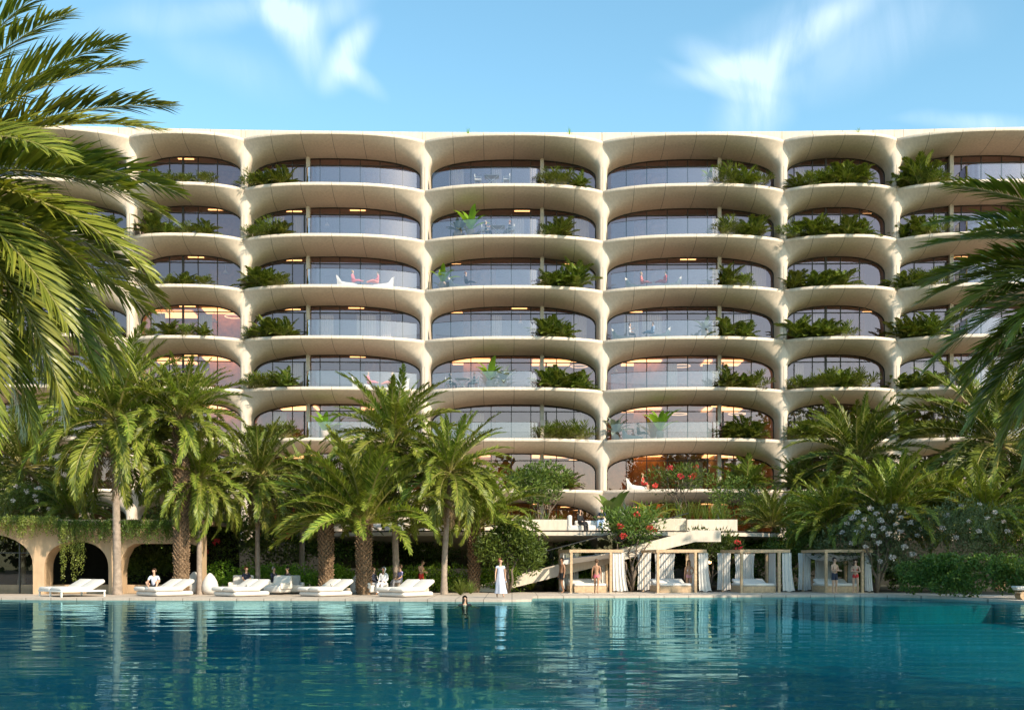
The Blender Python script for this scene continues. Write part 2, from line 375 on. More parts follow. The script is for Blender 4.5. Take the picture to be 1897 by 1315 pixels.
def loft(Rp, Cp, al, rows=13):
    G = []
    for j in range(rows):
        t = j / (rows - 1); row = []
        for r, c, a in zip(Rp, Cp, al):
            k = Vector((c.x * .9 + r.x * .1, r.y + a * (c.y - r.y), c.z + (1 - a) * .02)); w = 2.6 - 1.5 * a / .3
            row.append((r * (1 - t) ** 2 + k * 2 * w * t * (1 - t) + c * t * t) / ((1 - t) ** 2 + 2 * w * t * (1 - t) + t * t))
        G.append(row)
    return G
def shell_mesh(b):
    mb = MB(); mb.smooth = True; Rp = []; Cp = []; al = []; N = 72; p0 = .3
    for i in range(N + 1):
        ph = math.pi * i / N; ph = ph - .35 * math.sin(2 * ph) / 2          # denser near the columns
        cx, cz = arch(b, ph)
        if ph < p0 or ph > math.pi - p0:
            q = min(ph, math.pi - ph) / p0; x = -b.w if ph < 1.5 else b.w
            r = Vector((x, 0, -1.8 + (1.8 - .22) * q)); a = 0.0
        else:
            psi = math.pi * (ph - p0) / (math.pi - 2 * p0); x = -b.w * math.cos(psi)
            if psi < 1e-4 or psi > math.pi - 1e-4: x = math.copysign(b.w, x)
            r = Vector((x, -bulge(b, x), -.22)); a = .3 * math.sin(psi) ** .8
        Rp.append(r); Cp.append(Vector((cx, GY, cz))); al.append(a)
    mb.grid(loft(Rp, Cp, al))
    # lip and balcony floor
    xs = [-b.w * math.cos(math.pi * i / 60) for i in range(61)]
    prof = [(0, -.22), (-.015, -.2), (-.015, -.03), (.01, -.005), (.05, 0)]
    mb.grid([[Vector((x, -bulge(b, x) + dy, z)) for x in xs] for dy, z in prof])
    mb.smooth = False; mb.mat = 1
    mb.grid([[Vector((x, -bulge(b, x) + .05, 0)) for x in xs], [Vector((x, GY + .3, 0)) for x in xs]])
    return mb.mesh('balcony_shell', [M['shell'], M['decking']])
def column_mesh(bl, br):       # the post between two bays: right jamb of one, left jamb of the other, in world axes about the column foot
    mb = MB(); mb.smooth = True
    for b, sgn in ((bl, 1), (br, -1)):
        Rp = []; Cp = []; al = []
        for i in range(6):
            q = i / 5; Rp.append(Vector((sgn * b.w, 0, -H + (H - 1.8) * q))); Cp.append(Vector((sgn * (b.w - JH), GY, -H + (H - 2.1) * q))); al.append(0)
        G = loft(Rp, Cp, al)
        m = Matrix.Rotation(b.rz, 3, 'Z'); off = Vector((b.c.x, b.c.y, 0))
        mb.grid([[m @ p + off for p in row] for row in G])
    c = colpos(bl.px[1]); mb.v = [(x - c.x, y - c.y, z) for x, y, z in mb.v]
    return mb.mesh('column', M['shell']), c
def mull(b):
    if b.kind == 'l': s, f = [1.7, 3.1, 5.05, 6.45, 7.9, 9.3, 10.9], 4.25
    elif b.kind == 'r': s, f = [1.75, 3.2, 4.65, 6.1, 7.5, 9.35, 10.6], 8.3
    elif b.kind == 'n': s, f = [1.05, 2.35, 3.3, 4.35, 5.7], None
    else: s, f = [1.8, 3.3, 5, 6.5, 8, 9.5, 11], 4.25
    k = 2 * b.w / (12.55 if b.wide else 7.85)
    return [x * k - b.w for x in s], (f * k - b.w if f else None)
def window_meshes(b):
    # glass pane cut to the arch; z measured from the rim above
    pts = [Vector((-(b.w - JH), GY + .03, -H + .02))] + [Vector((arch(b, math.pi * i / 40)[0], GY + .03, arch(b, math.pi * i / 40)[1])) for i in range(41)] + [Vector(((b.w - JH), GY + .03, -H + .02))]
    g = MB(); c = Vector((0, GY + .03, -2)); g.add([c] + pts, [(0, i + 1, i + 2) for i in range(len(pts) - 1)] + [(0, len(pts), 1)])
    gm = g.mesh('window', M['glass'])
    f = MB()
    o = [Vector((p.x, GY - .03, p.z)) for p in pts]
    inn = [Vector((p.x * (1 - .07 / b.w), GY - .03, p.z - (.07 if p.z > -2.2 else 0))) for p in pts]
    back = [p + Vector((0, .1, 0)) for p in inn]
    f.grid([o, inn, back])
    ms, fin = mull(b); thick = [ms[2]] if b.kind == 'n' else []
    for x in ms:
        zt = arch_z(b, x); w = .15 if x in thick else .055
        f.box((x, GY, (-H + zt) / 2), (w, .1, zt + H - .02))
    zt = -H + 2.22; xm = max(x for x in np.linspace(0, b.w - JH, 400) if arch_z(b, x) > zt)
    f.box((0, GY, zt), (2 * xm, .085, .06))
    if fin is not None:      # door beside the fin
        s = -1 if b.kind != 'r' else 1
        f.box((fin + s * .3, GY - .01, (-H + zt) / 2 + 0), (.1, .1, 2.2))
    fm = f.mesh('window_frame', M['bronze'])
    fn = None
    if fin is not None:
        k = MB(); z1 = arch_z(b, fin) + .05; k.box((fin, GY - .22, (-H + z1) / 2), (.26, .34, z1 + H)); fn = k.mesh('dividing_fin', M['fin'])
    return gm, fm, fn
def rail_mesh(b):
    """curved glass balustrade along the rim, turning back to the glazing beside the fin; z from the floor"""
    ms, fin = mull(b)
    if b.kind == 'r': xa, xb = -b.w + .55, fin - .2; turn = 1
    else: xa, xb = fin + .2, b.w - .55; turn = -1
    xs = list(np.linspace(xa, xb, 40)); P = [Vector((x, -bulge(b, x) + .16, 0)) for x in xs]
    if turn == 1: P = P[:]
    else: P = P[::-1]
    e = P[-1]; rr = .55; n = 7
    P = [p for p in P if abs(p.x - e.x) > rr]
    for i in range(n + 1):
        q = math.pi / 2 * i / n; P.append(Vector((e.x - turn * rr + turn * rr * math.sin(q), e.y + rr - rr * math.cos(q) + .0, 0)))
    P.append(Vector((e.x, GY - .45, 0)))
    g = MB(); g.smooth = True; h = 1.12
    g.grid([[p + Vector((0, 0, .02)) for p in P], [p + Vector((0, 0, h)) for p in P]])
    t = MB(); t.tube([p + Vector((0, 0, h)) for p in P], .014, 6)
    return g.mesh('balustrade', M['rail']), t.mesh('handrail', M['bronze'])
def room_mesh(b, wood):
    mb = MB(); w = b.w - .02; d = 6.0; y0 = GY + .05; y1 = y0 + d; z0, z1 = -H + .01, -.62
    def q(vs, m): mb.mat = m; mb.add(vs, [(0, 1, 2, 3)])
    q([(-w, y0, z0), (w, y0, z0), (w, y1, z0), (-w, y1, z0)], 2)
    q([(-w, y0, z1), (w, y0, z1), (w, y1, z1), (-w, y1, z1)], 1)
    q([(-w, y1, z0), (w, y1, z0), (w, y1, z1), (-w, y1, z1)], 3 if wood else 0)
    for s in (-1, 1): q([(s * w, y0, z0), (s * w, y1, z0), (s * w, y1, z1), (s * w, y0, z1)], 0)
    ms, fin = mull(b)
    if fin is not None: mb.mat = 0; mb.box((fin, (y0 + y1) / 2, (z0 + z1) / 2), (.14, d - .1, z1 - z0 - .01))
    mb.mat = 3; x = (b.w * .45 if b.kind != 'r' else -b.w * .4); mb.box((x, y0 + 3.2, (z0 + z1) / 2), (2.4, .12, z1 - z0 - .02))
    return mb.mesh('room', [M['roomwall'], M['ceil'], M['carpet'], M['woodwall']])
def strip_mesh():
    mb = MB(); mb.box((0, 0, 0), (1.1, .16, .05)); return mb.mesh('ceiling_light', M['glow'])
def ring_mesh():
    mb = MB(); mb.smooth = True; mb.tube([(math.cos(a) * .62, math.sin(a) * .62, 0) for a in np.linspace(0, 2 * math.pi, 25)], .035, 6, False); return mb.mesh('ring_lamp', M['softglow'])
def pend_mesh():
    mb = MB(); mb.smooth = True; mb.lathe([(.015, .8), (.015, .3), (.05, .28), (.2, .02), (.19, 0), (0, .1)], n=14); return mb.mesh('pendant_lamp', M['white'])
strip_me, ring_me, pend_me = strip_mesh(), ring_mesh(), pend_mesh()
def hpart(name, me, b, z, parent=None):
    o = link(name, me, hotel); o.location = (b.c.x, b.c.y - 80, z); o.rotation_euler = (0, 0, b.rz); return o
shells = {}
wood_spots = {(1, 2), (2, 2), (3, 2), (0, 3), (1, 3), (0, 4), (0, 5), (1, 5), (2, 5), (-1, 3), (-1, 4), (-1, 5)}
for i, b in enumerate(bays):
    sm = shell_mesh(b); gm, fm, fn = window_meshes(b); rm = [room_mesh(b, False), room_mesh(b, True)]
    rl = rail_mesh(b) if b.kind in 'lr' else None
    for k in range(NS):
        z = Z0 + H * k; s = k - 1                      # storey below this shell
        hpart('balcony_shell', sm, b, z)
        w = hpart('window', gm, b, z); f = link('window_frame', fm, w)
        if fn: hpart('dividing_fin', fn, b, z)
        hpart('room', rm[(s, i) in wood_spots], b, z)
        if rl and s >= 1:
            r = hpart('balustrade', rl[0], b, Z0 + H * s); link('handrail', rl[1], r)
    if i:
        cm, c = column_mesh(bays[i - 1], b)
        for k in range(NS):
            o = link('column', cm, hotel); o.location = (c.x, c.y - 80, Z0 + H * k)
def lamp(name, me, i, s, x, y, z):         # inside bay i, storey s
    b = bays[i]; m = Matrix.Rotation(b.rz, 3, 'Z') @ Vector((x, y, 0)); o = link(name, me, hotel)
    o.location = (b.c.x + m.x, b.c.y - 80 + m.y, Z0 + H * s + z); o.rotation_euler = (0, 0, b.rz); return o
for i, s, x in ((3, 5, -3.1), (3, 5, 1.4), (3, 4, -3.1), (3, 3, -3.2), (3, 3, 1.3), (3, 2, 1.4), (4, 5, .6), (4, 4, 4.2), (4, 3, .4), (4, 4, -4.3), (4, 3, -4.2),
                (4, 2, 4.4), (5, 4, -.1), (5, 2, -4.1), (5, 1, 2.1), (5, 3, -3.9), (2, 6, -.5), (2, 5, 1.6), (2, 4, .2), (2, 3, -.4), (2, 3, 2.2), (6, 5, 2.6), (6, 3, 2.6), (7, 4, -1.2),
                (4, 0, 4.5), (5, 0, 1.6), (5, 0, 4.6), (5, -1, -4), (4, -1, 3.9), (4, -1, 4.8), (3, 1, -2.8), (3, 0, -2.4), (2, 2, -.2)):
    lamp('ceiling_light', strip_me, i, s, x, GY + .35, arch_z(bays[i], x) + H - .06)
for i, s, x in ((4, 2, 4.75), (2, 3, 2.6), (5, 1, -.6), (5, 1, 3.6), (5, 2, -.4)): lamp('ring_lamp', ring_me, i, s, x, GY + 1.6, 2.25)
for i, s, x in ((4, 3, .5), (3, 5, -.9), (5, 2, -5.2), (5, 0, -2.2), (5, 0, 3.1), (2, 4, 2.1), (2, 3, 1.3)): lamp('pendant_lamp', pend_me, i, s, x, GY + 1.2, 1.75)
pan = MB(); pan.box((0, 0, 0), (2.8, 2.4, .04)); panel_me = pan.mesh('ceiling_panel', M['panel'])
rq = random.Random(4)
for s, i in sorted(wood_spots | {(2, 4), (3, 2)}):
    for x in (-.5, .45): lamp('ceiling_panel', panel_me, i, s, x * bays[i].w, GY + 3.0 + rq.uniform(-.4, .8), H - .68)
M['drape'] = plain('window_drape', (.6, .55, .5), .9, .1)
dm = []
for k in range(3):
    d_ = MB(); d_.smooth = True; n_ = 30; wd = .7 + .35 * k
    d_.grid([[Vector((wd * (q / n_ - .5), .05 * math.sin(q / n_ * wd * 38 + k), z)) for q in range(n_ + 1)] for z in (.02, 2.15)]); dm.append(d_.mesh('drape', M['drape']))
for i in range(2, 8):
    for s in range(0, 7):
        ms, fin = mull(bays[i])
        for x in ms:
            if rq.random() < .17: lamp('drape', rq.choice(dm), i, s, x + .4, GY + .3, 0.0)
# roof band set back above the top rims
mb = MB(); pts = [colpos(p) for p in colpx]; zt = 31.72
for i in range(len(pts) - 1):
    a, c = pts[i], pts[i + 1]; d = (c - a).normalized(); nrm = Vector((-d.y, d.x)); o1, o2 = nrm * .55, nrm * 14
    mb.prism([(a + o1), (c + o1), (c + o2), (a + o2)], Z0 + H * 7 + .01, zt)
mb.v = [(x, y - 80, z) for x, y, z in mb.v]; mb.build('roof_parapet', M['shell'], hotel)
# plinth under the lowest storey
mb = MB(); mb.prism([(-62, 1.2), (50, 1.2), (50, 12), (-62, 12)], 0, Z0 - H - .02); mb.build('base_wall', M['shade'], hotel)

# ------------------------------------------------------------------ foliage makers
def frond_mesh(name, mats, n=52, droop=70, leaf=.25, width=.011, dih=28, seed=1, base=.14, grav=.25, curve=1.35, fa=(66, 20), rw=.011, jit=.1, twist=0.0):
    r = np.random.default_rng(seed); K = 15
    tt = np.linspace(0, 1, K); th = -R(droop) * tt ** curve
    dx = np.cos(th); dz = np.sin(th); st = 1 / (K - 1)
    px = np.concatenate([[0], np.cumsum((dx[1:] + dx[:-1]) / 2 * st)]); pz = np.concatenate([[0], np.cumsum((dz[1:] + dz[:-1]) / 2 * st)])
    py = twist * tt ** 2
    V = []; T3 = []; Q = []
    t = np.linspace(base, .995, n); sets = []
    for s in (-1, 1):
        tj = np.clip(t + r.normal(0, .3 / n, n), base, 1); thj = np.interp(tj, tt, th)
        P = np.stack([np.interp(tj, tt, px), np.interp(tj, tt, py), np.interp(tj, tt, pz)], 1)
        Tn = np.stack([np.cos(thj), 0 * thj, np.sin(thj)], 1); Nn = np.stack([-np.sin(thj), 0 * thj, np.cos(thj)], 1); S = np.tile([0, s, 0], (n, 1))
        q = (tj - base) / (1 - base)
        al = np.radians(fa[0] + (fa[1] - fa[0]) * q ** .9) + r.normal(0, jit, n); v = np.radians(dih) * (1 - .5 * q) + r.normal(0, jit * 1.5, n)
        d = np.cos(al)[:, None] * Tn + np.sin(al)[:, None] * (np.cos(v)[:, None] * S + np.sin(v)[:, None] * Nn)
        ln = leaf * np.clip(np.sin(np.pi * (.17 + .78 * q)) ** .6, .25, 1) * (1 + r.normal(0, .07, n))
        w = Tn - (Tn * d).sum(1, keepdims=True) * d; w /= np.linalg.norm(w, axis=1, keepdims=True)
        W = width * (.7 + .3 * np.sin(np.pi * q))[:, None]; g = np.array([0, 0, -1.0])
        gd = grav * ln[:, None]
        p1 = P + d * ln[:, None] * .3; p2 = P + d * ln[:, None] * .66 + g * gd * .3; p3 = P + d * ln[:, None] * .98 + g * gd
        sets.append(np.stack([P, p1 - w * W, p1 + w * W, p2 - w * W * .8, p2 + w * W * .8, p3], 1))
    A = np.concatenate(sets); m = len(A); V = A.reshape(-1, 3); b = np.arange(m)[:, None] * 6
    T3 = np.concatenate([b + np.array([[0, 2, 1]]), b + np.array([[3, 4, 5]])]); Q = b + np.array([[1, 2, 4, 3]])
    rp = np.stack([px, py, pz], 1); rr = rw * (1 - .85 * tt); off = len(V)
    ring = [(0, 1, -.2), (0, -1, -.2), (0, 0, 1.0)]
    rv = np.concatenate([rp + np.array(o)[None, :] * rr[:, None] for o in ring]).reshape(3, K, 3)
    V = np.concatenate([V, rv.reshape(-1, 3)]); rq = []
    for a in range(3):
        c = (a + 1) % 3
        for k in range(K - 1): rq.append((off + a * K + k, off + a * K + k + 1, off + c * K + k + 1, off + c * K + k))
    rq = np.array(rq); mi = [0] * (len(T3) + len(Q)) + [1] * len(rq)
    return np_mesh(name, V, [T3, Q, rq], mats, mi)
def merge_instances(name, items, mats):
    """one mesh out of several (mesh, matrix) items"""
    V = []; F = []; mi = []; o = 0
    for me, mt in items:
        n = len(me.vertices); co = np.empty(n * 3); me.vertices.foreach_get('co', co); co = co.reshape(-1, 3)
        m = np.array(mt); q = co @ m[:3, :3].T + m[:3, 3]; q[:, 2] = np.where(q[:, 2] < .02, .02 + .2 * np.abs(q[:, 2]), q[:, 2]); V.append(q); 
        for p in me.polygons: F.append([i + o for i in p.vertices]); mi.append(p.material_index)
        o += n
    me = bpy.data.meshes.new(name); me.from_pydata(np.concatenate(V).tolist(), [], F)
    for m in mats: me.materials.append(m)
    me.polygons.foreach_set('material_index', mi); me.update(); return me
def leaf_cloud(n, lumps, size, seed, up=.35, aspect=.38, shell=.55, zmin=None):
    """n leaves over a union of ellipsoid lumps [(centre, radii)] -> V, quads"""
    r = np.random.default_rng(seed); lumps = [(np.array(c, float), np.array(q, float)) for c, q in lumps]
    wt = np.array([q[0] * q[1] + q[1] * q[2] + q[0] * q[2] for c, q in lumps]); pick = r.choice(len(lumps), n, p=wt / wt.sum())
    C = np.array([c for c, q in lumps])[pick]; Q = np.array([q for c, q in lumps])[pick]
    d = r.normal(size=(n, 3)); d /= np.linalg.norm(d, axis=1, keepdims=True)
    rad = shell + (1.06 - shell) * r.random(n) ** .6
    P = C + d * Q * rad[:, None]
    if zmin is not None: P = P[P[:, 2] > zmin]; d = d[:len(P)]; n = len(P)
    a = d * .6 + r.normal(size=(n, 3)) * .65 + np.array([0, 0, up]); a /= np.linalg.norm(a, axis=1, keepdims=True)
    b = np.cross(a, r.normal(size=(n, 3))); b /= np.linalg.norm(b, axis=1, keepdims=True); c = np.cross(a, b)
    L = size * (.65 + .7 * r.random(n))[:, None]; W = L * aspect
    V = np.stack([P, P + a * L * .5 + b * W * .5 + c * L * .06, P + a * L - c * L * .05, P + a * L * .5 - b * W * .5 + c * L * .06], 1).reshape(-1, 3)
    return V, np.arange(n * 4).reshape(-1, 4)
def cloud_mesh(name, mat, *a, **k):
    V, F = leaf_cloud(*a, **k); return np_mesh(name, V, [F], mat)
def lumpy(c, rad, k, seed, sub=.42):
    r = np.random.default_rng(seed); out = [(np.array(c), np.array(rad) * .72)]
    for i in range(k):
        d = r.normal(size=3); d /= np.linalg.norm(d); d[2] = abs(d[2]) * (1 if r.random() < .72 else -1)
        s = sub * (.6 + .7 * r.random()); out.append((np.array(c) + d * np.array(rad) * (.62 + .25 * r.random()), np.array(rad) * s))
    return out
def branches_mesh(name, base, tips, r0, seed, mat=None, sag=.0):
    rr = random.Random(seed); mb = MB(); mb.smooth = True; base = Vector(base)
    for t in tips:
        t = Vector(t); p = [base]; 
        for k in range(1, 6):
            q = k / 5; m = base.lerp(t, q); m.z = base.z + (t.z - base.z) * q ** (.75)
            p.append(m + Vector((rr.uniform(-1, 1), rr.uniform(-1, 1), rr.uniform(-.5, .5))) * .08 * (t - base).length * math.sin(math.pi * q))
        mb.tube(p, [r0 * (1 - .13 * k) for k in range(6)], 6)
        for j in range(2):
            a = p[3 + j % 2]; e = a + Vector((rr.uniform(-1, 1), rr.uniform(-1, 1), rr.uniform(.3, 1))) * .28 * (t - base).length
            mb.tube([a, a.lerp(e, .5) + Vector((0, 0, .03)), e], [r0 * .4, r0 * .3, r0 * .15], 5)
    return mb.mesh(name, mat or M['branch'])
PF = [frond_mesh('frond', [M['palm'], M['rachis']], 84, d, .128, .0072, 34, 11 + k, grav=.12, jit=.16, curve=1.5) for k, d in enumerate((30, 44, 58, 70, 82))]
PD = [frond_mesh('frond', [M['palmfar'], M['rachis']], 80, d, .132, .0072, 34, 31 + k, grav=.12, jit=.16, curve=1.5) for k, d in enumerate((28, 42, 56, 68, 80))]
M['dry'] = leaf_mat('dry_palm_leaf', (.16, .11, .06), (.34, .25, .15), .2)
PDRY = [frond_mesh('frond', [M['dry'], M['rachis']], 50, d, .14, .006, 10, 51 + k, grav=.5, jit=.2, curve=1.2) for k, d in enumerate((25, 40))]
def trunk_ringed(h, r, lean, seed):
    rr = random.Random(seed); mb = MB(); mb.smooth = True; n = 12; m = int(h / .11); vs = []; ph = rr.uniform(0, 6)
    def ax(q): return Vector((lean[0] * q ** 1.6 + .04 * math.sin(q * 4 + ph), lean[1] * q ** 1.6, h * q))
    G = []
    for i in range(m + 1):
        q = i / m; c = ax(q); rad = r * (1.25 - .25 * min(1, q * 8)) * (1 - .22 * q) * (1 + (.045 if i % 2 else -.02))
        G.append([c + Vector((math.cos(a), math.sin(a), 0)) * rad * (1 + .03 * mnoise.noise(Vector((a, i * .4, seed)))) for a in [2 * math.pi * k / n for k in range(n + 1)]])
    mb.grid(G); return mb.mesh('trunk', M['bark']), ax(1)
def trunk_date(h, r, seed):
    rr = random.Random(seed); mb = MB(); mb.smooth = False
    mb.lathe([(r * 1.0, 0), (r * .92, h * .3), (r * .95, h * .8), (r * .85, h)], n=14)
    rows = int(h / .115); na = 11
    for i in range(rows):
        z = h * (i + .3) / rows; q = z / h
        for k in range(na):
            a = 2 * math.pi * (k + .5 * (i % 2)) / na + rr.uniform(-.06, .06); R0 = r * .93
            w = 2.0 * math.pi * r / na * .7 * rr.uniform(.8, 1.1); hh = .16 * rr.uniform(.8, 1.25); out = (.09 + .05 * q) * rr.uniform(.7, 1.4)
            ca, sa = math.cos(a), math.sin(a); t = Vector((-sa, ca, 0)); o = Vector((ca, sa, 0)); p = o * R0 + Vector((0, 0, z))
            vs = [p - t * w * .5 - Vector((0, 0, hh * .1)), p + t * w * .5 - Vector((0, 0, hh * .1)), p + t * w * .32 + o * out + Vector((0, 0, hh * .75)), p - t * w * .32 + o * out + Vector((0, 0, hh * .75)), p + o * out * .25 + Vector((0, 0, hh * 1.05))]
            mb.add(vs, [(0, 1, 2, 3), (3, 2, 4), (0, 3, 4), (1, 4, 2)])
    return mb.mesh('trunk', M['datebark']), Vector((0, 0, h))
def palm(name, loc, h, R_, n, label, group=None, trunk='ring', tr=.16, lean=(0, 0), seed=1, el=(82, -42), fr=None, roll=25, drop=1.0, cat='palm tree', az0=0.0, tilt=(0, 0)):
    rr = random.Random(seed); fr = fr or PF; root = empty(name, loc, 0, label, cat, group); top = Vector((0, 0, h))
    if trunk == 'ring': tm, top = trunk_ringed(h, tr, lean, seed); link('trunk', tm, root)
    elif trunk == 'date': tm, top = trunk_date(h, tr, seed); link('trunk', tm, root)
    elif trunk == 'stub': mb = MB(); mb.lathe([(tr, 0), (tr, h)], n=10); mb.build('trunk', M['datebark'], root)
    for i in range(n):
        f = (i + .5) / n; e = el[0] + (el[1] - el[0]) * f ** drop + rr.uniform(-7, 7); az = az0 + i * 2.39996 + rr.uniform(-.2, .2)
        k = min(len(fr) - 1, max(0, int(f * len(fr) * .9 + rr.uniform(0, .9)))); L = R_ * rr.uniform(.86, 1.1) * (.86 if f < .12 else 1)
        o = link('frond', fr[k], root, top + Vector((math.cos(az) * tr * .5, math.sin(az) * tr * .5, -.25 * f * R_ * .2)), (R(rr.uniform(-roll, roll)), -R(e), az), L)
        o.rotation_euler.x += 0
    if trunk == 'ring' and R_ > 2:
        for i in range(6):
            az = i * 1.05 + rr.uniform(-.3, .3); link('frond', PDRY[i % 2], root, top + Vector((math.cos(az) * tr * .6, math.sin(az) * tr * .6, -.25)), (R(rr.uniform(-20, 20)), R(rr.uniform(52, 74)), az), R_ * rr.uniform(.55, .75))
    return root
def px_palm(name, bx, by, cx_, cy_, rad, n, label, Y=None, **k):
    g = on(bx, by) if Y is None else Vector(((bx - CX) * Y / FPX, Y, 0)); sc_ = FPX / g.y
    n = min(n, 46); h = CZ + (HZ - cy_) / sc_; lean = ((cx_ - bx) / sc_, 0); return palm(name, g, h, 1.1 * rad / sc_, int(n * 1.95), label, lean=lean, **k)

# ------------------------------------------------------------------ palms along the pool
GP = 'palms along the pool'
px_palm('palm_tree', 216, 1101, 215, 775, 178, 42, 'tall smooth-trunked palm with widest crown, behind the daybed holding a seated man', group=GP, tr=.2, seed=3, drop=.9, el=(82, -40))
px_palm('palm_tree', 371, 1100.5, 368, 884, 108, 40, 'slim pink-grey trunked palm left of the teardrop chair', group=GP, tr=.14, seed=5, drop=.9, el=(82, -50))
px_palm('palm_tree', 336, 1082, 372, 772, 122, 34, 'palm with thick dark shaggy trunk between the two left slim palms', Y=55.9, group=GP, tr=.33, seed=8, el=(82, -18), trunk='date')
px_palm('palm_tree', 478, 1082, 480, 880, 112, 36, 'dark slender palm standing in the hedge behind the chairs', Y=59, group=GP, tr=.13, seed=9, fr=PD, el=(82, -48))
px_palm('palm_tree', 604, 1088, 603, 966, 98, 26, 'short rough-trunked palm behind the middle daybed', Y=56.5, group=GP, tr=.32, seed=13, trunk='date', fr=PD[:3], el=(80, 5))
px_palm('palm_tree', 674, 1101, 672, 962, 172, 34, 'rough-trunked palm with big upright feathery fronds between two daybeds', group=GP, tr=.34, seed=14, trunk='date', el=(84, 6), fr=PF[:3])
px_palm('palm_tree', 735, 1085, 727, 812, 135, 36, 'tall palm with ringed trunk rising behind the rightmost daybed', Y=58, group=GP, tr=.17, seed=17, el=(80, -35))
px_palm('palm_tree', 824, 1100.5, 832, 872, 126, 40, 'slim leaning palm beside the tufts of grass at the pool', group=GP, tr=.15, seed=19, drop=.9, el=(82, -40))
px_palm('palm_tree', 878, 1097, 884, 972, 132, 28, 'short rough-trunked palm beside the woman in the long dress', group=GP, tr=.27, seed=23, trunk='date', el=(80, 8), fr=PF[:3])
palm('palm_bush', at(128, 955, 60), .2, 2.6, 45, 'low bushy palm growing on the planted pavilion roof', trunk=None, seed=29, el=(80, 5))
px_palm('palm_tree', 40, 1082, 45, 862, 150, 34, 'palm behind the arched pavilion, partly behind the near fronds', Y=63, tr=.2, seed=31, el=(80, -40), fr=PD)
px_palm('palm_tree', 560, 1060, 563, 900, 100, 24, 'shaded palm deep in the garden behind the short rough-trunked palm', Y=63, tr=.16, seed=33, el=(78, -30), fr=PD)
GR = 'palms in the right garden'
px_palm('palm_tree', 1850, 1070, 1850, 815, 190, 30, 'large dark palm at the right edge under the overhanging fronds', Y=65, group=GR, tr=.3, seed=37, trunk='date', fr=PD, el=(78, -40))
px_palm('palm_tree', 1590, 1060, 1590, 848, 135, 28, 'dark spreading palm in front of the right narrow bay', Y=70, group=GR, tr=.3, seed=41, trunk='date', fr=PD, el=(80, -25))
palm('palm_bush', at(1650, 958, 60.5), .2, 4.0, 64, 'bright bushy palm with widest fan of fronds above the white-flowering shrub', group=GR, trunk=None, seed=43, el=(82, 0))
palm('palm_bush', at(1545, 975, 62), .2, 3.2, 57, 'bushy palm left of the bright wide one, above the last cabana', group=GR, trunk=None, seed=47, el=(82, 0))
palm('palm_bush', at(1822, 968, 60), .2, 3.2, 53, 'bushy palm right of the bright wide one, near the right edge', group=GR, trunk=None, seed=53, el=(82, -5))
palm('palm_bush', at(1745, 962, 62), .2, 3.4, 53, 'bushy palm half hidden between the bright wide one and the right one', group=GR, trunk=None, seed=57, el=(84, 10))
palm('palm_bush', at(1430, 975, 67), .1, 2.6, 49, 'dark bushy palm at the right end of the terrace', group=GR, trunk=None, seed=59, el=(82, 0), fr=PD)
palm('palm_bush', at(1480, 905, 72), .1, 2.4, 41, 'dark bushy palm close to the hotel left of the spreading one', group=GR, trunk=None, seed=61, el=(82, 5), fr=PD)
palm('palm_bush', at(1910, 950, 64), .1, 4, 49, 'dark bushy palm cut by the right picture edge', group=GR, trunk=None, seed=63, el=(82, 0), fr=PD)
# the two near palms framing the view
FN = [frond_mesh('frond', [M['fore'], M['rachis']], 124, d, .185, .0056, 30, 71 + k, base=.1, grav=.14, fa=(64, 24), rw=.008, jit=.1, curve=1.5) for k, d in enumerate((20, 32, 44, 58, 75))]
def near_palm(label, base, crown, L, specs, tr, seed):
    root = empty('near_palm_tree', base, 0, label, 'palm tree'); rr = random.Random(seed)
    h = crown.z - base[2]; tm, top = trunk_ringed(h, tr, (crown.x - base[0], crown.y - base[1]), seed); link('trunk', tm, root)
    for az, e, k, s, ro in specs:
        link('frond', FN[k], root, top + Vector((math.cos(R(az)), math.sin(R(az)), 0)) * .12, (R(ro), -R(e), R(az)), L * s)
    return root
c1 = at(-195, 330, 15.5)
sp = [(-8, 62, 1, .9, 10), (20, 50, 1, .95, -20), (-30, 38, 1, .95, 15), (5, 30, 1, 1.0, 0), (-15, 18, 1, 1.0, 25), (30, 22, 2, 1, -15), (0, 8, 2, 1.02, -10), (-38, 10, 2, .95, 25),
      (-12, -5, 2, 1.02, 20), (18, -8, 2, 1.02, -20), (-28, -20, 2, 1.0, 15), (6, -22, 2, 1.05, 5), (32, -25, 2, 1.0, -25), (-16, -34, 2, 1.05, 10), (15, -40, 2, 1.05, -10), (-40, -38, 2, 1, 20),
      (0, -50, 1, 1.05, 0), (25, -54, 1, 1.0, -20), (-25, -55, 1, 1.05, 15), (-5, -64, 1, 1.0, 5), (45, -40, 2, 1, -30), (50, -5, 2, 1, -30), (60, 30, 2, 1, -20), (-60, -10, 2, .9, 30), (-55, 30, 2, .9, 20), (40, -64, 1, 1, -10),
      (10, 44, 1, .95, 12), (-5, -14, 2, .95, -30), (8, -30, 2, .98, 30), (12, -70, 0, 1, 0),
      (100, 40, 2, 1, 0), (140, 20, 2, 1, 0), (180, 45, 2, 1, 0), (220, 10, 2, 1, 0), (260, 30, 2, 1, 0), (290, 5, 2, 1, 0), (120, -20, 2, 1, 0), (200, -25, 2, 1, 0), (250, -20, 2, 1, 0)]
near_palm('near palm with huge sunlit fronds hanging in from the left edge', (c1.x - .6, c1.y + .4, 0), c1, 3.75, sp, .2, 91)
c2 = at(2145, 492, 19)
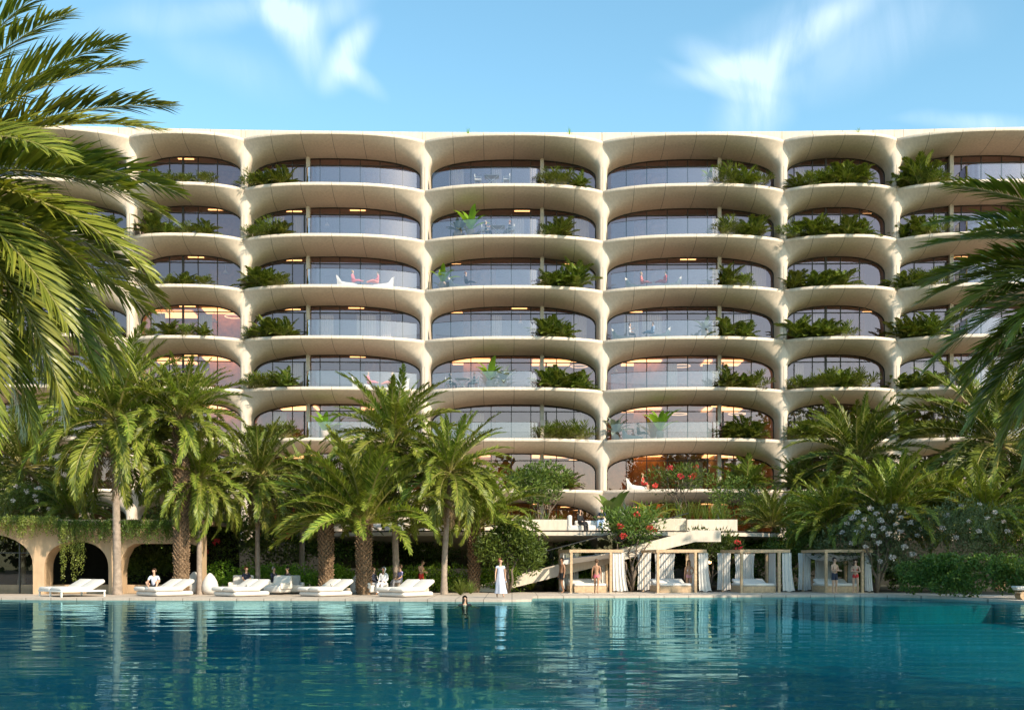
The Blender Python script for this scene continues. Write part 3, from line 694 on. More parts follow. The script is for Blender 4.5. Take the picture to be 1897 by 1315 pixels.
sp2 = [(180, 33, 1, 1, 10), (165, 22, 1, 1, -10), (195, 15, 1, 1, 20), (180, 4, 1, 1.05, 0), (160, -6, 2, 1.05, -20), (200, -8, 2, 1, 20), (178, -18, 1, 1.05, 10), (168, -30, 1, 1.05, -15), (190, -34, 1, 1.0, 15), (178, -45, 1, 1.05, 0),
       (155, -40, 1, 1.05, -10), (205, -50, 1, 1, 15), (185, -60, 1, 1, 0), (150, 20, 2, 1, -20), (215, 35, 2, 1, 15), (140, -20, 2, 1, 0), (175, -5, 1, 1, 10), (185, -14, 2, 1, -10), (170, 10, 1, 1, 15), (192, 2, 2, 1, -15), (163, -22, 1, 1, 0), (198, -26, 2, 1, 10), (174, -38, 1, 1, -15), (186, -50, 1, 1, 10), (160, -55, 1, 1, 10), (180, 24, 1, 1, -5), (120, 20, 2, 1, 0), (90, 40, 2, 1, 0), (60, 10, 2, 1, 0), (20, 30, 2, 1, 0),
       (340, 10, 2, 1, 0), (300, 30, 2, 1, 0), (270, 5, 2, 1, 0), (240, 25, 2, 1, 0), (110, -30, 2, 1, 0), (230, -30, 2, 1, 0), (172, -72, 0, 1, 0)]
near_palm('near palm with dark fronds reaching in from the right edge', (c2.x + .5, c2.y + .3, 0), c2, 3.7, sp2, .2, 92)

# ------------------------------------------------------------------ raised terrace, ramp, pavilion
def to2(v): return (v.x, v.y)
TZ = 3.22
def terrace():
    root = empty('raised_terrace', (5, 68, 0), 0, 'cantilevered cream terrace with pointed ends and a shadowed underside in front of the hotel', 'terrace')
    front = smooth_poly([to2(at(px, 985, Y)) for px, Y in ((505, 67.5), (560, 65.2), (680, 63.2), (830, 62.4), (980, 62.2), (1130, 62.4), (1290, 63), (1400, 64.6), (1453, 66.8))], 4)
    n = len(front); top = [Vector((p.x, p.y, TZ)) for p in front]; lo = [p - Vector((0, 0, .2)) for p in top]
    mid = Vector((5, 0, 0)); rise = [Vector((p.x * .96 + mid.x * .04, p.y + 3.0, TZ - .55)) for p in front]; deep = [Vector((p.x * .86 + mid.x * .14, min(74, p.y + 8), 1.2)) for p in front]
    mb = MB(); mb.smooth = False; mb.grid([[p + Vector((0, 1.2, .0)) for p in top], top, lo]); mb.smooth = True; mb.grid([lo, rise, deep]); mb.smooth = False
    bk = [Vector((p.x, 78.3, TZ)) for p in front]; mb.grid([[p + Vector((0, 1.2, 0)) for p in top], bk])
    mb.v = [(x - 5, y - 68, z) for x, y, z in mb.v]; mb.build('terrace_slab', M['concrete'], root)
    lp = MB(); lp.tube([Vector((p.x - 5, p.y - 68 + .05, TZ + .045)) for p in front[3:-2]], .045, 6); lp.build('edge_trim', M['bronze'], root)
    # glass fence at the right end
    g = MB(); a, b = at(1368, 980, 67), at(1432, 980, 67.8)
    vs = [Vector((a.x - 5, a.y - 68, TZ)), Vector((b.x - 5, b.y - 68, TZ)), Vector((b.x - 5, b.y - 68, TZ + 1.35)), Vector((a.x - 5, a.y - 68, TZ + 1.35))]
    g.add(vs, [(0, 1, 2, 3)]); g.build('glass_fence', M['rail'], root)
terrace()
def planter(px0, px1, Y, ytop, label, depth=1.0, curve=0.0):
    a, b = at(px0, 985, Y), at(px1, 985, Y); h = CZ + (HZ - ytop) * Y / FPX - TZ; L = b.x - a.x
    root = empty('planter_wall', ((a.x + b.x) / 2, Y, TZ), 0, label, 'planter', 'planters along the terrace')
    mb = MB(); pts = [Vector((-L / 2 + L * i / 12, -curve * math.sin(math.pi * i / 12))) for i in range(13)]
    mb.prism([to2(p) for p in pts] + [(p.x, p.y + depth) for p in reversed(pts)], 0.003, h); mb.build('wall', M['pavil'] if 0 else M['concrete'], root)
    s = MB(); s.prism([(p.x * .96, p.y + .08) for p in pts] + [(p.x * .96, p.y + depth - .08) for p in reversed(pts)], h - .05, h + .02); s.build('soil', M['soil'], root)
planter(545, 642, 66, 957, 'long pale planter wall behind the upright palm fronds at the left of the terrace')
planter(700, 786, 65, 957, 'pale planter block behind the small white terrace sofa', 1.2)
planter(797, 862, 66, 962, 'low curved pale planter between the ringed palm trunk and the slim leaning palm', 1.0, .5)
planter(898, 1052, 66.5, 962, 'long white planter left of the white terrace sofa with two people', 1.1)
planter(1205, 1271, 66.2, 960, 'pale planter block behind the red-flowering tree on the terrace')
planter(1273, 1366, 65.8, 962, 'white planter with dappled shade at the right end of the terrace')
def ramp():
    a, b = at(896, 1092, 60.6), at(1288, 992, 61.6); a.z = .0; b.z = TZ - .05; d = Vector((b.x - a.x, b.y - a.y, 0)); L = d.length; ang = math.atan2(d.y, d.x)
    root = empty('garden_stair', a, ang, 'pale concrete stair rising rightwards from the pool deck to the terrace', 'stair')
    w = 2.4
    for nm, y0 in (('side_wall', 0), ('side_wall', w - .2)):
        mb = MB(); z = b.z; pr = [(0, .02), (.7, .02), (L, z - .5), (L + 1.4, z - .5), (L + 1.4, z + .12), (L - .1, z + .12), (-.2, .3), (-.4, .02)]
        vs = [(x, y0, q) for x, q in pr] + [(x, y0 + .2, q) for x, q in pr]; n = len(pr)
        mb.add(vs, [tuple(range(n)), tuple(range(n, 2 * n))[::-1]] + [(i, n + i, n + (i + 1) % n, (i + 1) % n) for i in range(n)]); mb.build(nm, M['concrete'], root)
    mb = MB(); k = 20
    for i in range(k): mb.box((L * (i + .5) / k, w / 2, b.z * (i + .5) / k - .12), (L / k * 1.02, w - .42, .22 + (i % 2) * .004))
    mb.build('steps', M['stone'], root)
    g = MB(); P = [Vector((L * q, .1, .3 + (b.z - .18) * q)) for q in np.linspace(.28, .97, 8)]
    g.grid([P, [p + Vector((0, 0, 1.0)) for p in P]]); gg = g.build('glass_railing', M['clear'], root); t = MB(); t.tube([p + Vector((0, 0, 1.0)) for p in P], .025, 6); t.build('handrail', M['dark'], gg)
ramp()
def pavilion():
    Y = 57.0; s = FPX / Y; X = lambda px: (px - CX) / s; Zz = lambda py: CZ + (HZ - py) / s
    root = empty('garden_pavilion', (X(60), Y, 0), 0, 'low sand-coloured pavilion with round arches and a planted roof at the left', 'pavilion')
    ox = X(60)
    def arc(x0, x1, top, spring, n=20):
        c, a = (x0 + x1) / 2, (x1 - x0) / 2
        return [(x0, 0.0)] + [(c - a * spow(math.cos(q), .85), spring + (top - spring) * abs(math.sin(q)) ** .85) for q in np.linspace(0, math.pi, n)] + [(x1, 0.0)]
    arches = [arc(X(-180) - ox, X(61) - ox, Zz(985), 1.35), arc(X(82) - ox, X(201) - ox, Zz(1003), 1.2), [(X(222) - ox, 0.0), (X(222) - ox, 1.2), (X(226) - ox, 1.8), (X(236) - ox, 2.3), (X(250) - ox, 2.5), (X(350) - ox, 2.5), (X(364) - ox, 2.4), (X(371) - ox, 2.0), (X(371.5) - ox, 0.0)]]
    zt = Zz(962); x0, x1 = X(-420) - ox, X(372) - ox
    out = [(x0, 0), (x0, zt), (x1, zt), (x1, 0)]; pts = []
    for a in reversed(arches): pts += list(reversed(a))
    poly = [(x0, 0), (x0, zt), (x1, zt), (x1, 0)] + pts
    bm = bmesh.new(); vs = [bm.verts.new((x, 0, z)) for x, z in poly]; bm.edges.ensure_lookup_table()
    for i in range(len(vs)): bm.edges.new((vs[i], vs[(i + 1) % len(vs)]))
    bmesh.ops.triangle_fill(bm, use_beauty=True, edges=bm.edges[:])
    ex = bmesh.ops.extrude_face_region(bm, geom=bm.faces[:])
    for g in ex['geom']:
        if isinstance(g, bmesh.types.BMVert): g.co.y += 1.1
    bmesh.ops.recalc_face_normals(bm, faces=bm.faces[:])
    me = bpy.data.meshes.new('arched_wall'); bm.to_mesh(me); bm.free(); me.materials.append(M['pavil']); link('arched_wall', me, root)
    mb = MB(); mb.box(((x0 + x1) / 2, 6.5, zt - .1), (x1 - x0, 11, .19)); mb.box(((x0 + x1) / 2, -.12, zt - .13), (x1 - x0, .235, .22)); mb.build('roof_slab', M['pavil'], root)
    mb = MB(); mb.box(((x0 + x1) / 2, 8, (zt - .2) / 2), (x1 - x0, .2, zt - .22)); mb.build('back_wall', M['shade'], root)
    gl = MB(); a = arches[0]; gl.add([(p[0], .75, p[1]) for p in a], [tuple(range(len(a)))[::-1]]); w = gl.build('window', M['clear'], root)
    f = MB()
    for px in (-60, 25): f.box((X(px) - ox, .72, 1.4), (.07, .07, 2.75))
    f.tube([(p[0] * 1, .7, p[1]) for p in a], .05, 5); f.box((X(0) - ox, .72, 2.05), (X(50) - X(-130), .05, .05)); f.build('window_frame', M['dark'], w)
    bench = MB(); bench.box((X(150) - ox, 1.6, .22), (9.5, .6, .44)); bench.build('bench_ledge', M['pavil'], root)
    return root
pavilion()
def strands(name, px0, px1, Y, y, n, lmin, lmax, seed, label, mat, cat='trailing plant', thick=1.0):
    """a curtain of hanging leafy strands along an edge"""
    rr = np.random.default_rng(seed); a, b = at(px0, y, Y), at(px1, y, Y); V = []; k = 0
    for i in range(n):
        q = rr.random(); x = a.x + (b.x - a.x) * q; L = lmin + (lmax - lmin) * rr.random() ** 2.2; y0 = Y - rr.random() * .5 * thick; z = a.z + rr.normal(0, .06); m = int(L / .05) + 2
        for j in range(m):
            p = np.array([x + rr.normal(0, .03), y0 + rr.normal(0, .03), z - L * j / m]); d = np.array([rr.normal(0, .7), rr.normal(-.3, .6), -.8]); d /= np.linalg.norm(d)
            w = np.cross(d, rr.normal(size=3)); w /= np.linalg.norm(w); s = .1 * rr.uniform(.6, 1.3)
            V += [p, p + d * s * .5 + w * s * .22, p + d * s, p + d * s * .5 - w * s * .22]
    V = np.array(V); c = np.array([(a.x + b.x) / 2, Y, a.z]); V -= c
    return tag(link(name, np_mesh(name, V, [np.arange(len(V)).reshape(-1, 4)], mat), loc=c), label, cat)
strands('trailing_plant', -150, 110, 56.6, 957, 700, .25, 1.05, 1, 'sunlit creeper spilling over the edge of the pavilion roof', M['trail'])
strands('trailing_plant', 108, 378, 56.6, 964, 900, .25, 1.15, 2, 'shaded creeper along the pavilion roof beside the tall palm', M['bush'])
strands('trailing_plant', 118, 162, 56.4, 975, 46, 1.2, 3.0, 3, 'long hanging vines in front of the second pavilion arch', M['trail'])
# ------------------------------------------------------------------ shrubs, hedges, small trees
def shrub(name, px, py, Y, rpx, rpy, n, size, label, mat='bush', seed=1, k=14, flowers=0, fmat='red', fsize=.16, stems=0, base_y=None, cat='shrub', depth=None, group=None, z0=0.0, aspect=.38, up=.35, fl=None, sub=.42, shell=.55):
    c = at(px, py, Y); s = FPX / Y; rx, rz = rpx / s, rpy / s; ry = depth or rx * .8
    root = empty(name, (c.x, c.y, z0), 0, label, cat, group); cc = Vector((0, 0, c.z - z0)); lp = lumpy(cc, (rx, ry, rz), k, seed, sub)
    link('foliage', cloud_mesh('foliage', M[mat], n, lp, size, seed, up=up, aspect=aspect, zmin=.03, shell=shell), root)
    rr = random.Random(seed)
    if stems:
        tips = [cc + Vector((rr.uniform(-.7, .7) * rx, rr.uniform(-.5, .5) * ry, rr.uniform(-.35, .4) * rz)) for _ in range(stems)]
        link('stem', branches_mesh('stem', (rr.uniform(-.1, .1), 0, 0), tips, max(.045, rz * .055), seed), root)
    spots = fl if fl else [(rr.uniform(-.85, .85), rr.uniform(-.5, .95)) for _ in range(flowers)]
    for u, v in spots:
        q = max(0, 1 - u * u - .6 * v * v); p = cc + Vector((u * rx, -ry * math.sqrt(q) * .9 - .05, v * rz)); f = fsize * rr.uniform(.8, 1.25)
        V, F = leaf_cloud(46, [((0, 0, 0), (f, f, f * .7))], f * .8, rr.randrange(9999), up=.5, aspect=.7)
        link('flower_cluster', np_mesh('flower_cluster', V, [F], M[fmat]), root, p)
    return root
def hedge(px0, px1, Y, y_top, z0, n, label, mat='hedge', seed=1, depth=1.6, size=.13, Y1=None, cat='hedge'):
    Y1 = Y1 or Y; a, b = at(px0, y_top, Y), at(px1, y_top, Y1); r = np.random.default_rng(seed); h = a.z - z0; L = (b - a).length; m = max(6, int(L / .55)); lp = []
    for i in range(m * 3):
        q = r.random(); zz = r.random() ** .8; R0 = .34 * (1 + .4 * r.random()); c = np.array([a.x + (b.x - a.x) * q, a.y + (b.y - a.y) * q + r.random() * depth * .6, z0 + .15 + (h - .42) * zz]); lp.append((c - np.array([(a.x + b.x) / 2, (a.y + b.y) / 2, z0]), (R0 * 1.5, R0 * 1.1, R0)))
    o = link('hedge', cloud_mesh('hedge', M[mat], n, lp, size, seed, up=.45, aspect=.6, zmin=.02), loc=((a.x + b.x) / 2, (a.y + b.y) / 2, z0)); return tag(o, label, cat)
hedge(378, 640, 60.2, 1044, 0, 9000, 'bright green hedge behind the chairs left of the short rough palm', seed=2)
hedge(628, 960, 60.4, 1046, 0, 10000, 'bright green hedge under the terrace behind the standing man in red shorts', seed=3)
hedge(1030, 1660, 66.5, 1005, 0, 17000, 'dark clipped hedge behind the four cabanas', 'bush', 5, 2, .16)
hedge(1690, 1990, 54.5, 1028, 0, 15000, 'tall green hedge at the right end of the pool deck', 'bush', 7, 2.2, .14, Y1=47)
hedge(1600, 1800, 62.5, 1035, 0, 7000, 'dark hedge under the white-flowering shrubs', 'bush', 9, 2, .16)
shrub('shrub', 945, 1012, 58.8, 60, 52, 5200, .24, 'large round leafy bush between the short rough palm and the stair', seed=11, stems=4, aspect=.33, up=.5)
FG = 'dark shrubs in the shaded garden'
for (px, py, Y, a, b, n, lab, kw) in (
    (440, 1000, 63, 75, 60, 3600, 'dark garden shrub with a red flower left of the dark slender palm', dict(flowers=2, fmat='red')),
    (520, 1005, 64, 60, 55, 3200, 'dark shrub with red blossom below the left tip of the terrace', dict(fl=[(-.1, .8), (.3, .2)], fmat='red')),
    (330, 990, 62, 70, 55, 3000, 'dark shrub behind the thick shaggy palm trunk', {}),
    (278, 1050, 61.5, 50, 36, 2600, 'dark shrub added to darken the third arch above the seated man', {}),  # shrub added so the third arch reads as deep shade
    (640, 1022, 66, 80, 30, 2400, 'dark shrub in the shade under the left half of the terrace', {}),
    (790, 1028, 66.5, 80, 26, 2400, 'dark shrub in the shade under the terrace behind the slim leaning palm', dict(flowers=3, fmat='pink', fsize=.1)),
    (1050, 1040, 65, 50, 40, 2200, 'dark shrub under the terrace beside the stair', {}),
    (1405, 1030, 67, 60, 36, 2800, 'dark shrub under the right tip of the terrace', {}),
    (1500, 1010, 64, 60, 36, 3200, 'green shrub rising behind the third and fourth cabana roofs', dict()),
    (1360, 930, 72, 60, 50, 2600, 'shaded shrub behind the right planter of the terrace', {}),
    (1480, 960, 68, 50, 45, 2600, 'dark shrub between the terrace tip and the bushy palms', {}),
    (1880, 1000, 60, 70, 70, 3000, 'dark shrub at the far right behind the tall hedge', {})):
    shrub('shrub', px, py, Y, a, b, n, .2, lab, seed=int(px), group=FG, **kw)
shrub('oleander_bush', 1625, 1000, 59.5, 88, 66, 6400, .2, 'large bush with clusters of white flowers right of the last cabana', 'olean', 21, 18, stems=5, aspect=.24, up=.5, fmat='pink', fsize=.11,
      fl=[(-.75, .45), (-.55, .75), (-.3, .85), (-.15, .5), (-.6, .2), (-.35, .3), (.1, .75), (.3, .6), (.0, .15), (-.2, -.1), (.25, .2), (.5, .45), (.35, -.2), (-.45, -.2), (.65, .1), (.1, -.5), (-.15, -.6), (.55, -.4), (-.85, .2), (-.65, .6), (-.45, .55), (-.2, .7), (.2, .9), (.45, .75), (-.5, .35), (.15, .4), (-.1, .3), (.75, .3), (-.7, -.1), (-.3, .1)])
shrub('oleander_bush', 1788, 985, 58.5, 84, 58, 6000, .17, 'pale dense flowering bush behind the tall right hedge', 'olean', 22, 18, aspect=.26, up=.6, fmat='pink', fsize=.09,
      fl=[(-.6, .5), (-.3, .8), (.1, .85), (.4, .6), (-.7, .1), (-.2, .3), (.2, .4), (.6, .3), (.7, .0), (-.45, -.2), (0, 0)])
shrub('flowering_tree', 1168, 986, 61.4, 52, 42, 1900, .26, 'small tree with red flower clusters between the first two cabanas', 'bush', 31, 12, stems=6, aspect=.28, up=.6, fsize=.15, cat='small tree', sub=.5,
      fl=[(-.42, .25), (-.32, -.18), (.15, .75), (.62, .2), (.75, .05)])
shrub('flowering_tree', 1318, 1008, 63.2, 52, 28, 1700, .25, 'low flowering tree with red blossoms on its right behind the third cabana', 'bush', 32, 12, stems=5, aspect=.28, up=.6, fsize=.17, cat='small tree', sub=.5, fl=[(.85, .1), (.9, -.4), (-.5, .6)])
shrub('flowering_tree', 1253, 890, 67.2, 52, 28, 1200, .26, 'open-branched tree with red flowers standing on the terrace', 'bush', 33, 10, stems=7, aspect=.28, up=.6, fsize=.15, z0=TZ, cat='small tree', sub=.5, fl=[(-.3, .75), (.05, .2), (.5, .2), (.65, .85), (-.8, -.4)])
shrub('leafy_tree', 1002, 898, 67.8, 66, 36, 3000, .26, 'dense leafy tree on the terrace above the long white planter', 'bush', 34, 14, stems=7, aspect=.34, up=.5, z0=TZ, cat='small tree')
shrub('shrub', 60, 930, 60, 52, 30, 2200, .16, 'flowering shrub on the pavilion roof at the left edge', 'bush', 35, 12, z0=3.6, fmat='pink', fsize=.1, flowers=9)
shrub('shrub', 1085, 1078, 62.6, 30, 18, 900, .16, 'small shrub seen through the first cabana', 'hedge', 36)
shrub('shrub', 1162, 1060, 63.5, 26, 30, 1200, .18, 'shrub at the foot of the red-flowering tree', 'hedge', 37)
# terrace plants
def spiky(name, loc, n, h, w, mat, label, seed, el=(85, 25), bend=.35, cat='plant', group=None, tip=.0, stem=0.0):
    """broad blade-leaved plant (agave, banana, grass): n tapering blades from one foot"""
    rr = random.Random(seed); mb = MB(); mb.smooth = True
    for i in range(n):
        f = (i + .5) / n; e = R(el[0] + (el[1] - el[0]) * f + rr.uniform(-6, 6)); az = i * 2.39996 + rr.uniform(-.3, .3); L = h * rr.uniform(.75, 1.1); rows = []
        for j in range(7):
            t = j / 6; ee = e - bend * t * t * 2; 
            if j == 0: p = Vector((0, 0, stem)); 
            else: p = p + Vector((math.cos(az) * math.cos(ee), math.sin(az) * math.cos(ee), math.sin(ee))) * L / 6
            ww = w * L * (math.sin(math.pi * min(1, .12 + .88 * t) * .98) ** .8 if tip == 0 else (1 - t) ** .6) * .5; sv = Vector((-math.sin(az), math.cos(az), 0))
            rows.append([p - sv * ww + Vector((0, 0, ww * .35)), p.copy(), p + sv * ww + Vector((0, 0, ww * .35))])
        mb.grid(rows)
    o = mb.build(name, M[mat], loc=loc); return tag(o, label, cat, group)
TP = lambda px, Y=66.8: Vector(((px - CX) * Y / FPX, Y, TZ + .6))
spiky('banana_plant', TP(1131, 66), 8, 2.1, .42, 'bush', 'broad-leaved fan plant behind the seated man on the terrace', 1, (86, 55), .3)
spiky('agave', TP(1155), 22, 1.6, .2, 'agave', 'grey-blue agave behind the red-flowering tree', 2, (82, 15), .25, tip=1)
spiky('banana_plant', TP(1204, 66), 12, 1.9, .26, 'palm', 'banana plant with upright green leaves on the terrace', 3, (85, 30), .45)
spiky('agave', TP(1180, 67.4), 16, 1.2, .16, 'agave', 'smaller grey agave right of the larger one', 22, (80, 20), .2, tip=1)
for i, px in enumerate((1236, 1258, 1276, 1291, 1306, 1322, 1338)):
    spiky('tall_grass', TP(px, 66.5), 34, 1.5, .035, 'grass', ['first', 'second', 'third', 'fourth', 'fifth', 'sixth', 'seventh'][i] + ' tuft from the left of tall yellow-green grass in the right planters', 40 + i, (88, 55), .2, cat='grass tuft', group='tall grasses on the terrace', tip=1)
for i, px in enumerate((905, 930, 955, 985, 1012, 1035)):
    spiky('planter_plant', TP(px, 67.2), 26, .95, .05, 'grass' if i % 2 else 'bush', ['first', 'second', 'third', 'fourth', 'fifth', 'sixth'][i] + ' low plant from the left in the long white planter', 60 + i, (85, 25), .4, cat='plant', group='plants in the long white planter', tip=1)
for i, (px, py, sc_, lab) in enumerate(((853, 1102, .95, 'round tuft of ornamental grass right of the slim leaning palm'), (872, 1099.5, .8, 'smaller grass tuft at the foot of the short rough palm'),
        (1010, 1094, .9, 'dark grass tuft beneath the stair, left one'), (1026, 1093, .85, 'dark grass tuft beneath the stair beside the first cabana'), (985, 1093, .8, 'low grass tuft behind the walking woman under the stair'))):
    g = on(px, py); spiky('grass_tuft', g, 150, sc_, .028, 'grass', lab, 80 + i, (88, 30), .35, cat='grass tuft', group='grass tufts by the pool', tip=1)
# roof plants on the hotel
for i, (px, py, lab) in enumerate(((867, 240, 'tiny plant on the roof edge left of the middle'), (1055, 240, 'taller tiny plant on the roof edge in the middle'), (1590, 237, 'tiny plant on the roof edge at the right'))):
    p = at(px, py, 79.6); p.z = 30.95; spiky('roof_plant', p + Vector((0, 0, 0)), 16, .62, .06, 'hedge', lab, 90 + i, (89, 62), .1, group='plants on the roof edge', tip=1)

# ------------------------------------------------------------------ planting on the balconies
ORD = ['ground', 'first', 'second', 'third', 'fourth', 'fifth', 'sixth']
def floor_name(s): return 'ground storey' if s < 0 else ['seventh', 'sixth', 'fifth', 'fourth', 'third', 'second', 'top'][s] + (' balcony row' if s == 6 else ' balcony row down')
def bpos(i, s, px, inset=.75):
    b = bays[i]; u = (px - b.px[0]) / (b.px[1] - b.px[0]); x = -b.w + 2 * b.w * u; y = -bulge(b, x) + inset
    v = Matrix.Rotation(b.rz, 3, 'Z') @ Vector((x, y, 0)); return Vector((b.c.x + v.x, b.c.y + v.y, Z0 + H * s))
def clump(name, seed, n, el, L, fr):
    rr = random.Random(seed); items = []
    for i in range(n):
        f = (i + .5) / n; e = el[0] + (el[1] - el[0]) * f + rr.uniform(-10, 10); az = i * 2.39996 + rr.uniform(-.4, .4); o = Vector((rr.uniform(-.3, .3), rr.uniform(-.3, .3), 0))
        m = Matrix.Translation(o) @ Matrix.Rotation(az, 4, 'Z') @ Matrix.Rotation(-R(e), 4, 'Y') @ Matrix.Rotation(rr.uniform(-.4, .4), 4, 'X') @ Matrix.Scale(L * rr.uniform(.7, 1.1), 4); items.append((rr.choice(fr), m))
    return merge_instances(name, items, [M['bplant'], M['rachis']])
M['bplant'] = leaf_mat('balcony_palm_leaf', (.03, .06, .009), (.18, .215, .034), .25)
PB = [frond_mesh('frond', [M['bplant'], M['rachis']], 26, d, .28, .025, 30, 131 + k, grav=.2, curve=1.5) for k, d in enumerate((30, 45, 60))]
PS = [frond_mesh('frond', [M['bplant'], M['rachis']], 9, d, .42, .024, 10, 141 + k, grav=.05, base=.55, fa=(75, 10)) for k, d in enumerate((10, 25))]
CL = [clump('balcony_palm', 1, 34, (84, 22), 1.75, PB), clump('balcony_palm', 2, 42, (86, 18), 1.5, PB), clump('balcony_fern', 3, 60, (86, 12), 1.15, PS), clump('balcony_fern', 4, 56, (84, 12), 1.3, PS), clump('balcony_palm', 5, 34, (86, 30), 2.1, PB)]
KIND = ['arching palm', 'bushy palm', 'spiky dark fan plant', 'dense fan plant', 'tall arching palm']
place = {2: [(285, 318, 350, 382), .9], 3: [(472, 497, 524), .9], 4: [(1015, 1042, 1070), 1], 5: [(1345, 1372, 1398), 1], 6: [(1478, 1505, 1532, 1560, 1590), .95], 7: [(1672, 1698, 1724), 1], 1: [(110, 160, 200), .9]}
WHERE = {3: ['leftmost', 'middle', 'rightmost'], 4: ['leftmost', 'second', 'third', 'rightmost'], 5: ['leftmost', 'second', 'middle', 'fourth', 'rightmost']}
rp = random.Random(5)
for i, (pxs, sc_) in place.items():
    for s in range(0, 7):
        ps = list(pxs)
        if i == 1 and s < 2: continue
        if i == 2 and s < 1: continue
        if i in (4, 5) and rp.random() < .3: ps = ps[:2]
        if i == 6 and rp.random() < .5: ps = ps[:-1]
        if i == 2 and rp.random() < .5: ps = ps[:3]
        for j, px in enumerate(ps):
            k = rp.choice((0, 1, 1, 2, 3, 3, 4)); w = WHERE[len(ps)][j] if len(ps) > 2 else ['left', 'right'][j]
            o = link(CL[k].name.split('.')[0], CL[k], loc=bpos(i, s, px + rp.uniform(-5, 5), rp.uniform(.6, .9)), rot=(0, 0, rp.uniform(0, 6.28)), scale=sc_ * rp.uniform(.8, 1.12) * (.85 if i == 2 else 1))
            o.location.z -= .05
            tag(o, f'{w} {KIND[k]}, {floor_name(s)}, {bays[i].name}', 'balcony plant', 'plants on the hotel balconies')
# low green edging on the two lower rows
def potted(i, s, px, kind, label, h=1.5):
    p = bpos(i, s, px, .8); root = empty('potted_plant', p, 0, label, 'potted plant', 'potted plants on the balconies')
    mb = MB(); mb.smooth = True; mb.lathe([(0, .0), (.2, 0), (.27, .3), (.25, .56), (.21, .56), (.2, .5), (0, .5)], n=14); mb.build('pot', M['pot'], root)
    if kind == 'banana': o = spiky('leaves', (0, 0, .5), 9, h, .24, 'hedge', None, px, (86, 40), .4)
    else: o = spiky('leaves', (0, 0, .5), 16, h * .75, .3, 'agave', None, px, (82, 5), .3)
    for k in ('label', 'category', 'group'):
        if k in o: del o[k]
    o.parent = root
for a in ((4, 5, 849, 'agave', 'potted grey-leaved plant, second balcony row down in the wide central bay'), (4, 5, 872, 'banana', 'potted green banana plant, second balcony row down in the central bay', 1.9),
          (4, 4, 820, 'banana', 'potted plant at the left end of the third balcony row down, central bay', 1.5), (4, 2, 908, 'banana', 'potted banana plant beside the table, fifth balcony row down, central bay', 1.9),
          (4, 2, 932, 'agave', 'potted pale plant right of the banana plant, fifth row down, central bay', 1.6), (5, 3, 1303, 'agave', 'potted pale plant, fourth balcony row down, bay right of centre', 1.5),
          (5, 1, 1141, 'agave', 'potted grey plant at the left, sixth balcony row, bay right of centre', 1.9), (5, 1, 1221, 'banana', 'potted banana plant, sixth balcony row, bay right of centre', 2.1), (3, 1, 604, 'banana', 'potted plant, sixth balcony row, wide bay left of centre', 1.9), (5, 6, 1312, 'banana', 'small potted plant by the lounger, top balcony row, bay right of centre', 1.0)): potted(*a)

# ------------------------------------------------------------------ furniture
def beanbag_mesh():
    mb = MB(); mb.smooth = True; G = []
    prof = [(-.95, .28, .36), (-.6, .36, .42), (-.1, .4, .45), (.3, .5, .45), (.62, .98, .38), (.8, 1.12, .16)]     # (x, top, half width)
    for x, t, w in prof:
        G.append([Vector((x + (.0 if z == 0 else .12 * (z / t) ** 2 * (1 if x > .2 else 0)), y, z)) for y, z in ((-w, .03), (-w * 1.08, t * .5), (-w * .75, t * .94), (0, t), (w * .75, t * .94), (w * 1.08, t * .5), (w, .03))])
    mb.grid(G); n = 7; o = len(mb.v) - n * len(prof)
    mb.f.append(tuple(o + k for k in range(n))); mb.m.append(0); mb.sm.append(False); mb.f.append(tuple(len(mb.v) - n + k for k in range(n))[::-1]); mb.m.append(0); mb.sm.append(False)
    return mb.mesh('beanbag_lounger', M['white'])
bag = beanbag_mesh()
def lounger(i, s, px, face, label, zs=1.0, inset=.95):    # face +1: backrest on the right
    o = link('beanbag_lounger', bag, loc=bpos(i, s, px, inset), rot=(0, 0, bays[i].rz + (0 if face > 0 else math.pi)), scale=zs); return tag(o, label, 'lounger', 'white loungers on the balconies')
for a in ((3, 4, 644, -1, 'left white lounger under a seated figure, third balcony row, bay left of centre'), (3, 4, 712, 1, 'right white lounger under a seated figure, third balcony row, bay left of centre'),
          (3, 2, 672, -1, 'left white lounger, fifth balcony row down, bay left of centre'), (3, 2, 740, 1, 'right white lounger, fifth balcony row down, bay left of centre'),
          (5, 4, 1176, -1, 'left white lounger, third balcony row, bay right of centre'), (5, 4, 1242, 1, 'right white lounger, third balcony row, bay right of centre'),
          (5, 3, 1152, -1, 'left white lounger, fourth balcony row, bay right of centre'), (5, 3, 1222, 1, 'right white lounger, fourth balcony row, bay right of centre'),
          (4, 4, 850, -1, 'white lounger of the lone figure, third balcony row, central bay'), (5, 6, 1290, 1, 'white lounger on the top balcony row, bay right of centre'),
          (5, 1, 1170, -1, 'white lounger between two pots, sixth balcony row'), (5, 0, 1178, -1, 'white lounger under the woman in the red dress, lowest balcony row')): lounger(*a, inset=.9, zs=.78)
def chair_parts(root, m='metalw'):
    mb = MB(); mb.box((0, 0, .45), (.48, .46, .04), bev=.015); mb.build('seat', M[m], root)
    mb = MB(); mb.box((0, .24, .72), (.46, .035, .3), bev=.012); mb.build('backrest', M[m], root)
    for x, y, h in ((-.22, -.2, .66), (.22, -.2, .66), (-.22, .22, .88), (.22, .22, .88)): mb = MB(); mb.tube([(x, y, 0), (x, y, h)], .018, 6); mb.build('leg', M[m], root)
    for x in (-.23, .23): mb = MB(); mb.box((x, 0, .66), (.04, .46, .03)); mb.build('armrest', M[m], root)
